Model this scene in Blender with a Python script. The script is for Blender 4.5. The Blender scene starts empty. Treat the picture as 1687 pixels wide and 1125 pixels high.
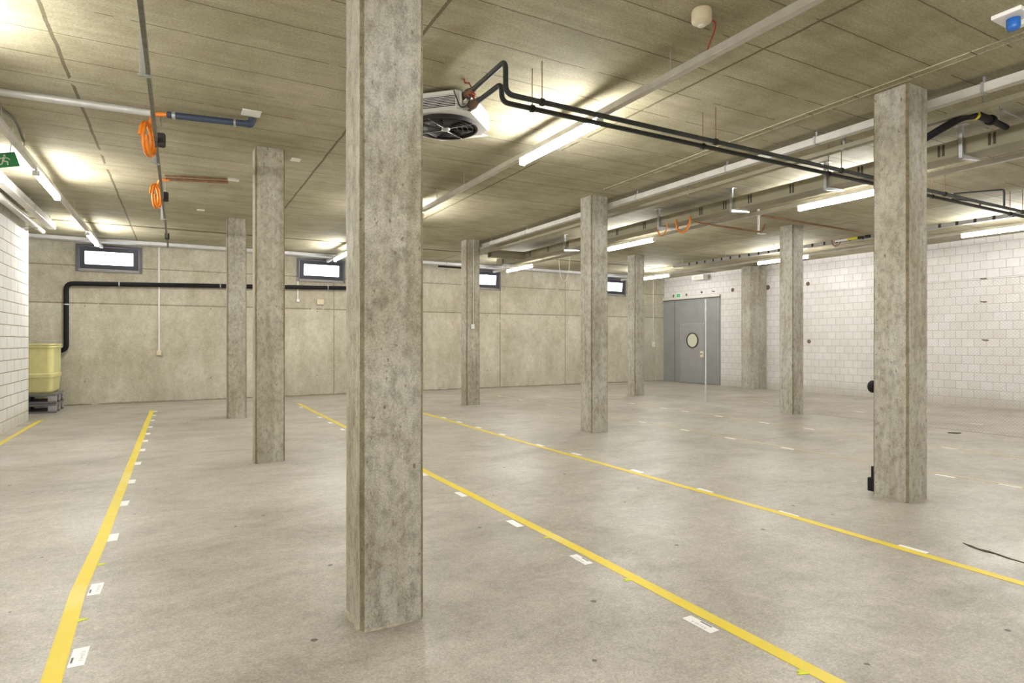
import bpy, bmesh, math, random
from mathutils import Vector, Matrix

random.seed(7)
scene = bpy.context.scene
COL = scene.collection
H = 3.82            # clear ceiling height
CAM_H = 1.47

# ----------------------------------------------------------------------------
# mesh collector
# ----------------------------------------------------------------------------
class MB:
    def __init__(self):
        self.v, self.f, self.s = [], [], []

    def add(self, vs, fs, smooth=False):
        o = len(self.v)
        self.v += [Vector(p) for p in vs]
        self.f += [tuple(i + o for i in f) for f in fs]
        self.s += [smooth] * len(fs)
        return self

    def box(self, x0, x1, y0, y1, z0, z1, M=None):
        vs = [Vector((x, y, z)) for z in (z0, z1) for y in (y0, y1) for x in (x0, x1)]
        if M is not None:
            vs = [M @ p for p in vs]
        return self.add(vs, [(0, 2, 3, 1), (4, 5, 7, 6), (0, 1, 5, 4), (2, 6, 7, 3), (0, 4, 6, 2), (1, 3, 7, 5)])

    def bevelbox(self, x0, x1, y0, y1, z0, z1, b, M=None):
        bm = bmesh.new()
        bmesh.ops.create_cube(bm, size=1)
        for p in bm.verts:
            p.co = Vector(((p.co.x + .5) * (x1 - x0) + x0, (p.co.y + .5) * (y1 - y0) + y0, (p.co.z + .5) * (z1 - z0) + z0))
        bmesh.ops.bevel(bm, geom=bm.edges[:], offset=b, segments=2, affect='EDGES', profile=.5)
        return self.addbm(bm, M)

    def addbm(self, bm, M=None, smooth=False):
        bm.verts.index_update()
        vs = [p.co.copy() if M is None else M @ p.co for p in bm.verts]
        fs = [[p.index for p in f.verts] for f in bm.faces]
        bm.free()
        return self.add(vs, fs, smooth)

    def prism(self, pts, z0, z1, M=None):
        n = len(pts)
        vs = [Vector((x, y, z0)) for x, y in pts] + [Vector((x, y, z1)) for x, y in pts]
        if M is not None:
            vs = [M @ p for p in vs]
        fs = [tuple(reversed(range(n))), tuple(range(n, 2 * n))] + [(i, (i + 1) % n, n + (i + 1) % n, n + i) for i in range(n)]
        return self.add(vs, fs)

    def tube(self, pts, r, n=10, caps=True, closed=False):
        pts = [Vector(p) for p in pts]
        m = len(pts)
        rr = r if isinstance(r, (list, tuple)) else [r] * m
        tang = []
        for i in range(m):
            a = pts[(i - 1) % m] if (i > 0 or closed) else pts[i]
            b = pts[(i + 1) % m] if (i < m - 1 or closed) else pts[i]
            tang.append((b - a).normalized())
        up = Vector((0, 0, 1)) if abs(tang[0].z) < .9 else Vector((1, 0, 0))
        u = (up - tang[0] * up.dot(tang[0])).normalized()
        vs, fs = [], []
        for i in range(m):
            u = (u - tang[i] * u.dot(tang[i])).normalized()
            w = tang[i].cross(u)
            for k in range(n):
                a = 2 * math.pi * k / n
                vs.append(pts[i] + (u * math.cos(a) + w * math.sin(a)) * rr[i])
        for i in range(m if closed else m - 1):
            for k in range(n):
                a, b = i * n + k, i * n + (k + 1) % n
                c, d = ((i + 1) % m) * n + (k + 1) % n, ((i + 1) % m) * n + k
                fs.append((a, b, c, d))
        self.add(vs, fs, True)
        if caps and not closed:
            self.add(vs[:n], [tuple(reversed(range(n)))])
            self.add(vs[-n:], [tuple(range(n))])
        return self

    def cyl(self, a, b, r, n=16):
        return self.tube([a, b], r, n)

    def disc_ring(self, c, axis, r0, r1, depth, n=32):
        """a flat ring (annulus) of given depth along axis"""
        c, ax = Vector(c), Vector(axis).normalized()
        u = ax.orthogonal().normalized()
        w = ax.cross(u)
        vs, fs = [], []
        for k in range(n):
            a = 2 * math.pi * k / n
            d = u * math.cos(a) + w * math.sin(a)
            vs += [c + d * r0, c + d * r1, c + d * r0 + ax * depth, c + d * r1 + ax * depth]
        for k in range(n):
            i, j = 4 * k, 4 * ((k + 1) % n)
            fs += [(i, j, j + 1, i + 1), (i + 2, i + 3, j + 3, j + 2), (i + 1, j + 1, j + 3, i + 3), (i, i + 2, j + 2, j)]
        return self.add(vs, fs, False)

    def lathe(self, c, prof, n=32, M=None):
        """profile of (r, z) about z axis at c, or transformed by M"""
        vs, fs = [], []
        for r, z in prof:
            for k in range(n):
                a = 2 * math.pi * k / n
                p = Vector((r * math.cos(a), r * math.sin(a), z))
                if M is not None:
                    p = M @ p
                vs.append(p + Vector(c))
        for i in range(len(prof) - 1):
            for k in range(n):
                fs.append((i * n + k, i * n + (k + 1) % n, (i + 1) * n + (k + 1) % n, (i + 1) * n + k))
        fs.append(tuple(reversed(range(n))))
        fs.append(tuple(range((len(prof) - 1) * n, len(prof) * n)))
        return self.add(vs, fs, True)

    def build(self, name, mat, parent=None, loc=None):
        base = Vector((0, 0, 0))
        q = parent
        while q is not None:
            base += q.location
            q = q.parent
        own = Vector(loc) if loc is not None else Vector((0, 0, 0))
        if parent is None and loc is None and self.v:
            xs = [p.x for p in self.v]; ys = [p.y for p in self.v]; zs = [p.z for p in self.v]
            own = Vector(((min(xs) + max(xs)) / 2, (min(ys) + max(ys)) / 2, min(zs)))
        me = bpy.data.meshes.new(name)
        me.from_pydata([tuple(p - base - own) for p in self.v], [], self.f)
        me.polygons.foreach_set('use_smooth', self.s)
        me.update()
        bm = bmesh.new(); bm.from_mesh(me)
        bmesh.ops.recalc_face_normals(bm, faces=bm.faces[:])
        bm.to_mesh(me); bm.free()
        if mat is not None:
            me.materials.append(mat)
        o = bpy.data.objects.new(name, me)
        COL.objects.link(o)
        o.location = own
        if parent is not None:
            o.parent = parent
        return o


def bent(pts, r, k=5):
    """polyline with rounded corners"""
    pts = [Vector(p) for p in pts]
    out = [pts[0]]
    for i in range(1, len(pts) - 1):
        a, b, c = pts[i - 1], pts[i], pts[i + 1]
        d1 = (a - b); d2 = (c - b)
        t = min(r, d1.length * .45, d2.length * .45)
        p, q = b + d1.normalized() * t, b + d2.normalized() * t
        for j in range(k + 1):
            s = j / k
            out.append(p * (1 - s) ** 2 + b * 2 * s * (1 - s) + q * s * s)
    out.append(pts[-1])
    return out


def tag(o, label, cat, group=None):
    o['label'] = label
    o['category'] = cat
    if group:
        o['group'] = group
    return o


def thing(name, label, cat, loc, group=None):
    o = bpy.data.objects.new(name, None)
    o.empty_display_size = .1
    COL.objects.link(o)
    o.location = loc
    return tag(o, label, cat, group)


def struct(name, mb, mat, parent=None):
    o = mb.build(name, mat, parent)
    if parent is None:
        o['kind'] = 'structure'
    return o


# ----------------------------------------------------------------------------
# materials
# ----------------------------------------------------------------------------
class NT:
    def __init__(self, name):
        self.m = bpy.data.materials.new(name)
        self.m.use_nodes = True
        self.t = self.m.node_tree
        self.n = self.t.nodes
        self.b = self.n['Principled BSDF']

    def node(self, kind, **kw):
        x = self.n.new(kind)
        for k, v in kw.items():
            if k in ('operation', 'blend_type', 'data_type', 'noise_dimensions', 'feature', 'interpolation_type', 'use_clamp', 'clamp',
                     'offset', 'offset_frequency', 'squash', 'distance', 'voronoi_dimensions'):
                setattr(x, k, v)
            else:
                x.inputs[k].default_value = v
        return x

    def link(self, a, b):
        self.t.links.new(a, b)

    def coords(self, kind='Object'):
        return self.n.new('ShaderNodeTexCoord').outputs[kind]

    def mapping(self, vec, scale=(1, 1, 1), loc=(0, 0, 0), rot=(0, 0, 0)):
        x = self.n.new('ShaderNodeMapping')
        x.inputs['Scale'].default_value = scale
        x.inputs['Location'].default_value = loc
        x.inputs['Rotation'].default_value = rot
        self.link(vec, x.inputs['Vector'])
        return x.outputs[0]

    def noise(self, vec, scale, detail=4, rough=.55, dist=0.0):
        x = self.n.new('ShaderNodeTexNoise')
        x.inputs['Scale'].default_value = scale
        x.inputs['Detail'].default_value = detail
        x.inputs['Roughness'].default_value = rough
        x.inputs['Distortion'].default_value = dist
        self.link(vec, x.inputs['Vector'])
        return x.outputs['Fac']

    def ramp(self, fac, stops):
        x = self.n.new('ShaderNodeValToRGB')
        e = x.color_ramp.elements
        e[0].position, e[0].color = stops[0][0], self.c4(stops[0][1])
        e[1].position, e[1].color = stops[1][0], self.c4(stops[1][1])
        for p, c in stops[2:]:
            q = e.new(p); q.color = self.c4(c)
        self.link(fac, x.inputs[0])
        return x.outputs[0]

    @staticmethod
    def c4(c):
        return (c, c, c, 1) if isinstance(c, (int, float)) else (*c, 1)

    def math(self, op, a, b=None, clamp=False):
        x = self.n.new('ShaderNodeMath'); x.operation = op; x.use_clamp = clamp
        for i, q in enumerate((a, b)):
            if q is None:
                continue
            if isinstance(q, (int, float)):
                x.inputs[i].default_value = q
            else:
                self.link(q, x.inputs[i])
        return x.outputs[0]

    def mix(self, a, b, fac, mode='MIX'):
        x = self.n.new('ShaderNodeMix'); x.data_type = 'RGBA'; x.blend_type = mode
        for i, q in ((0, fac), (6, a), (7, b)):
            if isinstance(q, (int, float)) and i == 0:
                x.inputs[0].default_value = q
            elif isinstance(q, tuple):
                x.inputs[i].default_value = (*q, 1)
            else:
                self.link(q, x.inputs[i])
        return x.outputs[2]

    def sep(self, vec):
        x = self.n.new('ShaderNodeSeparateXYZ'); self.link(vec, x.inputs[0]); return x.outputs

    def comb(self, x=0, y=0, z=0):
        c = self.n.new('ShaderNodeCombineXYZ')
        for i, q in enumerate((x, y, z)):
            if isinstance(q, (int, float)):
                c.inputs[i].default_value = q
            else:
                self.link(q, c.inputs[i])
        return c.outputs[0]

    def bump(self, height, strength=.3, dist=.01):
        x = self.n.new('ShaderNodeBump')
        x.inputs['Strength'].default_value = strength
        x.inputs['Distance'].default_value = dist
        self.link(height, x.inputs['Height'])
        self.link(x.outputs[0], self.b.inputs['Normal'])

    def line(self, coord, period, off, half):
        """1 within 'half' of every multiple of period (+off)"""
        t = self.math('SUBTRACT', coord, off)
        t = self.math('DIVIDE', t, period)
        f = self.math('FRACT', t)
        d = self.math('ABSOLUTE', self.math('SUBTRACT', f, .5))
        return self.math('GREATER_THAN', d, .5 - half / period)

    def at(self, coord, pos, half):
        return self.math('LESS_THAN', self.math('ABSOLUTE', self.math('SUBTRACT', coord, pos)), half)

    def out(self, color=None, rough=None, spec=None):
        if color is not None:
            if isinstance(color, tuple):
                self.b.inputs['Base Color'].default_value = (*color, 1)
            else:
                self.link(color, self.b.inputs['Base Color'])
        if rough is not None:
            if isinstance(rough, (int, float)):
                self.b.inputs['Roughness'].default_value = rough
            else:
                self.link(rough, self.b.inputs['Roughness'])
        if spec is not None:
            self.b.inputs['Specular IOR Level'].default_value = spec
        return self.m


def rand_coords(N, amount=37.0):
    """object coordinates shifted per object so that repeats differ"""
    c = N.coords('Object')
    info = N.n.new('ShaderNodeObjectInfo')
    v = N.n.new('ShaderNodeVectorMath'); v.operation = 'ADD'
    N.link(c, v.inputs[0])
    r = N.math('MULTIPLY', info.outputs['Random'], amount)
    N.link(N.comb(r, r, r), v.inputs[1])
    return v.outputs[0]


def mat_column(name='column_concrete', tint=(1, 1, 1)):
    N = NT(name)
    v = rand_coords(N)
    big = N.noise(v, 1.6, 5, .6)
    col = N.ramp(big, [(.3, (.345, .322, .27)), (.52, (.435, .42, .38)), (.72, (.53, .525, .50))])
    st = N.noise(N.mapping(v, (11, 11, .7)), 1.0, 5, .65)
    col = N.mix(col, N.ramp(st, [(.36, (.74, .69, .57)), (.56, (1.05, 1.045, 1.03))]), .6, 'MULTIPLY')
    mid = N.noise(N.mapping(v, (1, 1, .6)), 19, 7, .75)
    col = N.mix(col, N.ramp(mid, [(.36, (.50, .48, .43)), (.55, (1.08, 1.08, 1.07))]), .68, 'MULTIPLY')
    ys = N.noise(N.mapping(v, (3.2, 3.2, .35)), 1.0, 4, .6)
    col = N.mix(col, N.ramp(ys, [(.40, (.90, .85, .70)), (.60, (1.02, 1.02, 1.02))]), .55, 'MULTIPLY')
    pit = N.noise(N.mapping(v, (1, 1, .55)), 34, 3, .6)
    pm = N.ramp(pit, [(.30, 1.0), (.345, 0.0)])
    col = N.mix(col, (.16, .135, .09), N.math('MULTIPLY', pm, .75))
    fine = N.noise(v, 130, 2, .6)
    col = N.mix(col, N.ramp(fine, [(.3, .72), (.7, 1.22)]), .8, 'MULTIPLY')
    N.bump(N.math('SUBTRACT', N.math('ADD', mid, N.math('MULTIPLY', fine, .3)), pm), .35, .006)
    if tint != (1, 1, 1):
        col = N.mix(col, tint, 1.0, 'MULTIPLY')
    return N.out(col, .85, .3)


def mat_ceiling():
    N = NT('ceiling_concrete')
    v = N.coords('Object')
    x, y, z = N.sep(v)
    big = N.noise(v, .55, 4, .6)
    col = N.ramp(big, [(.3, (.315, .29, .195)), (.5, (.40, .375, .275)), (.72, (.51, .485, .395))])
    # board-marked streaks along x
    st = N.noise(N.mapping(v, (.35, 7.5, 1)), 1.0, 5, .65)
    col = N.mix(col, N.ramp(st, [(.32, (.80, .77, .69)), (.68, (1.12, 1.11, 1.08))]), .6, 'MULTIPLY')
    mo = N.noise(v, 2.4, 7, .75)
    col = N.mix(col, N.ramp(mo, [(.33, (.76, .73, .64)), (.62, (1.1, 1.09, 1.06))]), .65, 'MULTIPLY')
    st2 = N.noise(N.mapping(v, (1.2, 40, 1)), 1.0, 3, .6)
    col = N.mix(col, N.ramp(st2, [(.35, .90), (.65, 1.08)]), .5, 'MULTIPLY')
    # panel joints
    wob = N.math('MULTIPLY', N.math('SUBTRACT', N.noise(N.mapping(v, (3, .2, 1)), 1.0, 3), .5), .03)
    jy = N.line(N.math('ADD', y, wob), .49, .23, .006)
    brk = N.math('GREATER_THAN', N.noise(N.mapping(v, (.9, 2.2, 1)), 1.0, 3, .7), .43)
    jy = N.math('MULTIPLY', jy, brk)
    wob2 = N.math('MULTIPLY', N.math('SUBTRACT', N.noise(N.mapping(v, (.2, 3, 1)), 1.0, 3), .5), .03)
    jx = N.line(N.math('ADD', x, wob2), 2.48, 1.14, .014)
    brk2 = N.math('GREATER_THAN', N.noise(N.mapping(v, (2, .55, 1), (5, 3, 0)), 1.0, 3, .7), .37)
    jx = N.math('MULTIPLY', jx, brk2)
    j = N.math('MAXIMUM', jy, jx)
    col = N.mix(col, (.10, .08, .04), N.math('MULTIPLY', j, .78))
    # rusty stains
    rs = N.ramp(N.noise(v, .9, 5, .7), [(.66, 0.0), (.78, 1.0)])
    col = N.mix(col, (.23, .13, .05), N.math('MULTIPLY', rs, .35))
    fine = N.noise(v, 60, 3, .6)
    col = N.mix(col, N.ramp(fine, [(.3, .72), (.7, 1.24)]), .8, 'MULTIPLY')
    N.bump(N.math('SUBTRACT', N.math('ADD', st2, N.math('MULTIPLY', fine, .6)), N.math('MULTIPLY', j, 2.0)), .25, .004)
    return N.out(col, .8, .3)


def mat_backwall():
    N = NT('wall_concrete')
    v = N.coords('Object')
    x, y, z = N.sep(v)
    big = N.noise(v, .7, 5, .6)
    col = N.ramp(big, [(.3, (.50, .47, .39)), (.55, (.605, .58, .50)), (.75, (.68, .66, .59))])
    st = N.noise(N.mapping(v, (2.6, 2.6, .8)), 1.0, 6, .7)
    col = N.mix(col, N.ramp(st, [(.32, (.78, .75, .66)), (.65, (1.07, 1.06, 1.04))]), .75, 'MULTIPLY')
    # stained band near the top, above the upper day joint
    sm = N.math('MULTIPLY', N.ramp(N.noise(N.mapping(v, (1.2, 1.2, 1.5)), 1.0, 6, .7), [(.4, 0.0), (.62, 1.0)]),
                N.ramp(z, [(.0, 0.0), (.001, 0.0)]))
    zt = N.math('GREATER_THAN', z, 2.35)
    sm = N.math('MULTIPLY', N.ramp(N.noise(N.mapping(v, (1.4, 1.4, 1.1)), 1.0, 6, .7), [(.36, 0.0), (.62, 1.0)]), zt)
    col = N.mix(col, (.36, .32, .23), N.math('MULTIPLY', sm, .5))
    j = N.math('MAXIMUM', N.at(z, 2.355, .016), N.at(z, 3.22, .013))
    for p in (-4.3, -1.70, .78, .90, 3.50, 6.0, 7.5, 8.99, 10.17, 13.5, 14.22):
        j = N.math('MAXIMUM', j, N.at(x, p, .013))
    j = N.math('MAXIMUM', j, N.math('MULTIPLY', N.at(x, 10.93, .018), N.math('LESS_THAN', z, 2.45)))
    j = N.math('MAXIMUM', j, N.math('LESS_THAN', z, N.math('MULTIPLY', N.noise(v, 3.0, 5, .7), .06)))
    brk = N.math('GREATER_THAN', N.noise(v, 2.2, 4, .7), .36)
    col = N.mix(col, (.20, .175, .11), N.math('MULTIPLY', N.math('MULTIPLY', j, brk), .72))
    mm = N.noise(N.mapping(v, (1, 1, .7)), 6.5, 7, .75)
    col = N.mix(col, N.ramp(mm, [(.34, (.72, .69, .60)), (.6, (1.06, 1.06, 1.05))]), .6, 'MULTIPLY')
    # tie holes
    th = N.math('MULTIPLY', N.line(x, 2.6, .45, .018), N.line(z, 1.74, .55, .018))
    col = N.mix(col, (.16, .14, .1), N.math('MULTIPLY', th, .55))
    fine = N.noise(v, 45, 4, .65)
    col = N.mix(col, N.ramp(fine, [(.3, .74), (.7, 1.2)]), .7, 'MULTIPLY')
    N.bump(fine, .2, .004)
    return N.out(col, .85, .3)


def mat_floor():
    N = NT('floor_concrete')
    v = N.coords('Object')
    x, y, z = N.sep(v)
    big = N.noise(v, .38, 5, .6, .4)
    col = N.ramp(big, [(.28, (.345, .318, .272)), (.5, (.425, .40, .355)), (.72, (.50, .478, .435))])
    cl = N.noise(N.mapping(v, (.9, 1.3, 1), rot=(0, 0, .5)), 1.25, 8, .72, .35)
    col = N.mix(col, N.ramp(cl, [(.3, (.68, .65, .6)), (.55, (1.0, .99, .98)), (.75, (1.12, 1.12, 1.12))]), .75, 'MULTIPLY')
    sc = N.noise(N.mapping(v, (1.6, 9, 1), rot=(0, 0, -.25)), 1.0, 6, .75)
    col = N.mix(col, N.ramp(sc, [(.3, .86), (.7, 1.1)]), .6, 'MULTIPLY')
    # floor strip along the far block wall: darker and rougher
    lane = N.math('GREATER_THAN', N.math('ADD', x, N.math('MULTIPLY', N.noise(v, 1.5, 3), .25)), 12.62)
    col = N.mix(col, N.mix(col, (.62, .58, .51), 1.0, 'MULTIPLY'), lane)
    # dark drops
    vo = N.n.new('ShaderNodeTexVoronoi'); vo.voronoi_dimensions = '2D'; vo.inputs['Scale'].default_value = .95
    N.link(v, vo.inputs['Vector'])
    r = N.math('MULTIPLY', N.noise(v, 9, 3, .7), .040)
    dm = N.math('LESS_THAN', vo.outputs['Distance'], N.math('SUBTRACT', r, .008))
    col = N.mix(col, (.07, .055, .035), N.math('MULTIPLY', dm, .85))
    # scuffs
    sk = N.noise(N.mapping(v, (2.2, 26, 1), rot=(0, 0, .2)), 1.0, 3, .6)
    pk = N.noise(v, .9, 3)
    sm = N.math('MULTIPLY', N.ramp(sk, [(.66, 0.0), (.72, 1.0)]), N.ramp(pk, [(.52, 0.0), (.6, 1.0)]))
    col = N.mix(col, (.2, .17, .12), N.math('MULTIPLY', sm, .45))
    gr = N.noise(v, 230, 2, .5)
    col = N.mix(col, N.ramp(gr, [(.3, .78), (.7, 1.2)]), .8, 'MULTIPLY')
    fine = N.noise(v, 75, 3, .65)
    med = N.noise(v, 17, 6, .75)
    col = N.mix(col, N.ramp(med, [(.32, (.80, .78, .74)), (.66, (1.12, 1.12, 1.11))]), .7, 'MULTIPLY')
    col = N.mix(col, N.ramp(fine, [(.3, .72), (.7, 1.24)]), .85, 'MULTIPLY')
    ro = N.ramp(cl, [(.3, .50), (.7, .31)])
    ro = N.math('ADD', ro, N.math('MULTIPLY', lane, .25))
    N.bump(N.math('ADD', fine, N.math('MULTIPLY', cl, 2.0)), .10, .004)
    return N.out(col, ro, .5)


def mat_block(name, axis, c_a, c_b, mortar, bw, bh, off=(0, 0), msize=.006):
    """painted block masonry; axis = world axis the wall runs along ('x' or 'y')"""
    N = NT(name)
    v = N.coords('Object')
    x, y, z = N.sep(v)
    uv = N.comb(N.math('ADD', x if axis == 'x' else y, off[0]), N.math('ADD', z, off[1]), 0)
    br = N.n.new('ShaderNodeTexBrick')
    br.offset = .5; br.squash = 1
    br.inputs['Color1'].default_value = (*c_a, 1)
    br.inputs['Color2'].default_value = (*c_b, 1)
    br.inputs['Mortar'].default_value = (*mortar, 1)
    br.inputs['Scale'].default_value = 1
    br.inputs['Mortar Size'].default_value = msize
    br.inputs['Mortar Smooth'].default_value = .25
    br.inputs['Brick Width'].default_value = bw
    br.inputs['Row Height'].default_value = bh
    N.link(uv, br.inputs['Vector'])
    col = br.outputs['Color']
    d = N.noise(v, 1.1, 5, .65)
    col = N.mix(col, N.ramp(d, [(.3, (.9, .88, .85)), (.65, (1.03, 1.03, 1.03))]), .8, 'MULTIPLY')
    # dirt splash near the floor
    low = N.ramp(N.math('ADD', z, N.math('MULTIPLY', N.noise(v, 3, 4), .5)), [(.32, 1.0), (.62, 0.0)])
    col = N.mix(col, (.42, .38, .30), N.math('MULTIPLY', low, .55))
    fine = N.noise(v, 50, 3, .6)
    col = N.mix(col, N.ramp(fine, [(.3, .88), (.7, 1.08)]), .8, 'MULTIPLY')
    N.bump(N.math('ADD', N.math('MULTIPLY', br.outputs['Fac'], -1.0), N.math('MULTIPLY', fine, .15)), .5, .006)
    return N.out(col, .75, .3)


def mat_plain(name, c, rough=.5, metal=0.0, spec=.5, var=.0, vscale=8.0, dirt=None):
    N = NT(name)
    v = N.coords('Object')
    col = c
    if var:
        n = N.noise(v, vscale, 4, .6)
        lo = tuple(max(0, q * (1 - var)) for q in c); hi = tuple(min(1, q * (1 + var)) for q in c)
        col = N.ramp(n, [(.3, lo), (.7, hi)])
    if dirt:
        n = N.noise(v, dirt[1], 5, .7)
        col = N.mix(col, dirt[0], N.math('MULTIPLY', N.ramp(n, [(.45, 0.0), (.7, 1.0)]), dirt[2]))
    N.b.inputs['Metallic'].default_value = metal
    return N.out(col, rough, spec)


def mat_emit(name, c, strength, var=False):
    N = NT(name)
    N.b.inputs['Base Color'].default_value = (.8, .8, .8, 1)
    N.b.inputs['Emission Color'].default_value = (*c, 1)
    N.b.inputs['Emission Strength'].default_value = strength
    return N.m


def mat_line():
    N = NT('yellow_floor_tape')
    v = N.coords('Object')
    n = N.noise(N.mapping(v, (1, .8, 1)), 1.1, 4, .6)
    col = N.ramp(n, [(.32, (.74, .60, .10)), (.5, (.74, .575, .008)), (.7, (.79, .68, .22))])
    w = N.noise(v, 22, 5, .7)
    col = N.mix(col, (.47, .42, .31), N.math('MULTIPLY', N.ramp(w, [(.56, 0.0), (.7, 1.0)]), .22))
    return N.out(col, .45, .5)


def mat_faint():
    N = NT('worn_yellow_floor_tape')
    v = N.coords('Object')
    n = N.noise(N.mapping(v, (1, .8, 1)), .9, 4, .6)
    col = N.ramp(n, [(.35, (.50, .44, .27)), (.6, (.60, .50, .20)), (.75, (.64, .50, .12))])
    w = N.noise(v, 14, 5, .7)
    col = N.mix(col, (.43, .39, .32), N.math('MULTIPLY', N.ramp(w, [(.42, 0.0), (.6, 1.0)]), .65))
    return N.out(col, .45, .5)


LAMP_E = 45.0
M = {
    'column': mat_column(), 'arris': mat_column('stained_arris_concrete', (.62, .56, .44)), 'ceiling': mat_ceiling(), 'wall': mat_backwall(), 'floor': mat_floor(),
    'block_r': mat_block('pale_block_masonry', 'y', (.66, .635, .63), (.71, .685, .685), (.44, .405, .38), .245, .195, (.06, .02), .006),
    'block_l': mat_block('white_block_masonry', 'y', (.73, .73, .71), (.77, .765, .75), (.34, .31, .23), .50, .195, (0, .01), .009),
    'shell': mat_plain('bare_concrete', (.43, .41, .35), .9, var=.12, vscale=2),
    'line': mat_line(), 'faint': mat_faint(),
    'paper': mat_plain('white_label_film', (.86, .86, .85), .35, var=.03, vscale=30),
    'ink': mat_plain('dark_ink', (.12, .12, .13), .6),
    'grey_ink': mat_plain('faded_ink', (.40, .41, .43), .6),
    'scrap': mat_plain('yellow_green_tape', (.62, .66, .02), .5, var=.1),
    'rail': mat_plain('grey_light_rail', (.56, .54, .49), .45, .0, var=.06, dirt=((.3, .26, .18), 5, .3)),
    'housing': mat_plain('white_lamp_housing', (.8, .8, .78), .4),
    'lamp': mat_emit('lit_lamp_diffuser', (1.0, .985, .955), LAMP_E),
    'sky': mat_emit('daylight_pane', (.90, .96, 1.0), 1.6),
    'winframe': mat_plain('grey_window_steel', (.13, .12, .14), .5, .0, var=.1),
    'sash': mat_plain('dark_sash_steel', (.055, .055, .075), .5, .0, var=.1),
    'reveal': mat_plain('pale_window_sill', (.30, .285, .27), .5, var=.1),
    'blackpipe': mat_plain('black_rubber_pipe', (.010, .009, .011), .6, var=.2, spec=.25),
    'darkpipe': mat_plain('dark_green_insulated_pipe', (.030, .036, .034), .5, var=.25, dirt=((.06, .05, .035), 6, .5)),
    'bluepipe': mat_plain('dark_blue_pipe', (.035, .05, .085), .4, var=.25, vscale=20),
    'galv': mat_plain('galvanised_steel', (.50, .51, .52), .35, .75, var=.15, vscale=20),
    'tray': mat_plain('khaki_cable_tray', (.31, .285, .20), .5, .15, var=.12, dirt=((.2, .16, .09), 4, .4)),
    'trayslot': mat_plain('dark_tray_slot', (.07, .06, .04), .8),
    'trunk': mat_plain('pale_cable_trunk', (.62, .60, .56), .45, .1, var=.06, dirt=((.36, .32, .24), 3, .35)),
    'dottray': mat_plain('grey_slim_tray', (.36, .35, .33), .5, .1, var=.1),
    'conduit': mat_plain('off_white_conduit', (.62, .60, .53), .5, var=.08),
    'greypipe': mat_plain('light_grey_pipe', (.50, .50, .48), .4, .2, var=.08),
    'duct': mat_plain('pale_sheet_duct', (.60, .60, .60), .45, .15, var=.06),
    'orange': mat_plain('orange_cable', (.70, .20, .012), .45, var=.15, vscale=30),
    'rust': mat_plain('rust_brown_conduit', (.20, .095, .04), .6, var=.3, vscale=12),
    'darkmetal': mat_plain('weathered_dark_rail', (.17, .16, .12), .5, .35, var=.3, vscale=14),
    'valve': mat_plain('rust_red_valve', (.30, .06, .025), .5, var=.3, vscale=25),
    'brass': mat_plain('aged_brass_fitting', (.15, .095, .06), .45, .5, var=.3, vscale=30),
    'heater': mat_plain('white_heater_casing', (.66, .66, .63), .4, var=.05),
    'slat': mat_plain('white_louvre', (.75, .75, .73), .4),
    'louvreback': mat_plain('dark_louvre_back', (.03, .03, .03), .8),
    'fan': mat_plain('black_fan', (.018, .016, .017), .45, var=.3, vscale=18),
    'door': mat_plain('grey_door_steel', (.235, .25, .25), .42, .0, var=.06, vscale=3, dirt=((.16, .155, .14), 2, .5)),
    'door2': mat_plain('grey_wicket_steel', (.27, .275, .285), .42, .0, var=.06, vscale=3, dirt=((.18, .17, .155), 2, .4)),
    'doorlite': mat_plain('pale_porthole_glass', (.62, .63, .47), .25, var=.08),
    'dark': mat_plain('dark_void', (.03, .028, .022), .8),
    'brown': mat_plain('brown_joint_filler', (.13, .095, .05), .85, var=.35, vscale=6),
    'plastic': mat_plain('white_plastic', (.82, .81, .78), .4),
    'cream': mat_plain('cream_plastic', (.70, .62, .44), .5),
    'yellowtub': mat_plain('yellow_plastic_tub', (.72, .68, .31), .5, var=.06, dirt=((.55, .50, .28), 3, .3)),
    'pallet': mat_plain('grey_plastic_pallet', (.17, .17, .165), .5, var=.15),
    'palletlite': mat_plain('pale_grey_pallet_end', (.36, .35, .36), .5, var=.12),
    'green': mat_plain('green_sign', (.03, .26, .10), .4, var=.12, vscale=20),
    'pict': mat_plain('pale_pictogram', (.70, .80, .58), .4),
    'greenlit': mat_plain('green_sign_film', (.03, .42, .13), .4),
    'blue': mat_plain('blue_beacon_dome', (.02, .13, .48), .2, var=.1),
    'red': mat_plain('red_cable', (.42, .05, .02), .5),
    'yellowband': mat_plain('yellow_band', (.68, .58, .04), .5),
    'post': mat_plain('galvanised_post', (.58, .56, .58), .4, .4, var=.1),
    'wire': mat_plain('galvanised_wire', (.34, .32, .29), .5, .2),
    'grout': mat_plain('rough_mortar', (.38, .34, .26), .95, var=.3, vscale=25),
    'leaf': mat_plain('dry_leaf_debris', (.055, .05, .025), .9, var=.5, vscale=30),
}

# ----------------------------------------------------------------------------
# SETTING
# ----------------------------------------------------------------------------
XL, XR, YF, YB = -5.0, 15.9, -6.0, 16.9
struct('floor', MB().box(XL - .3, XR + .3, YF - .3, YB + .3, -.25, 0), M['floor'])
struct('ceiling', MB().box(XL - .3, XR + .3, YF - .3, YB + .3, H, H + .25), M['ceiling'])

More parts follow.
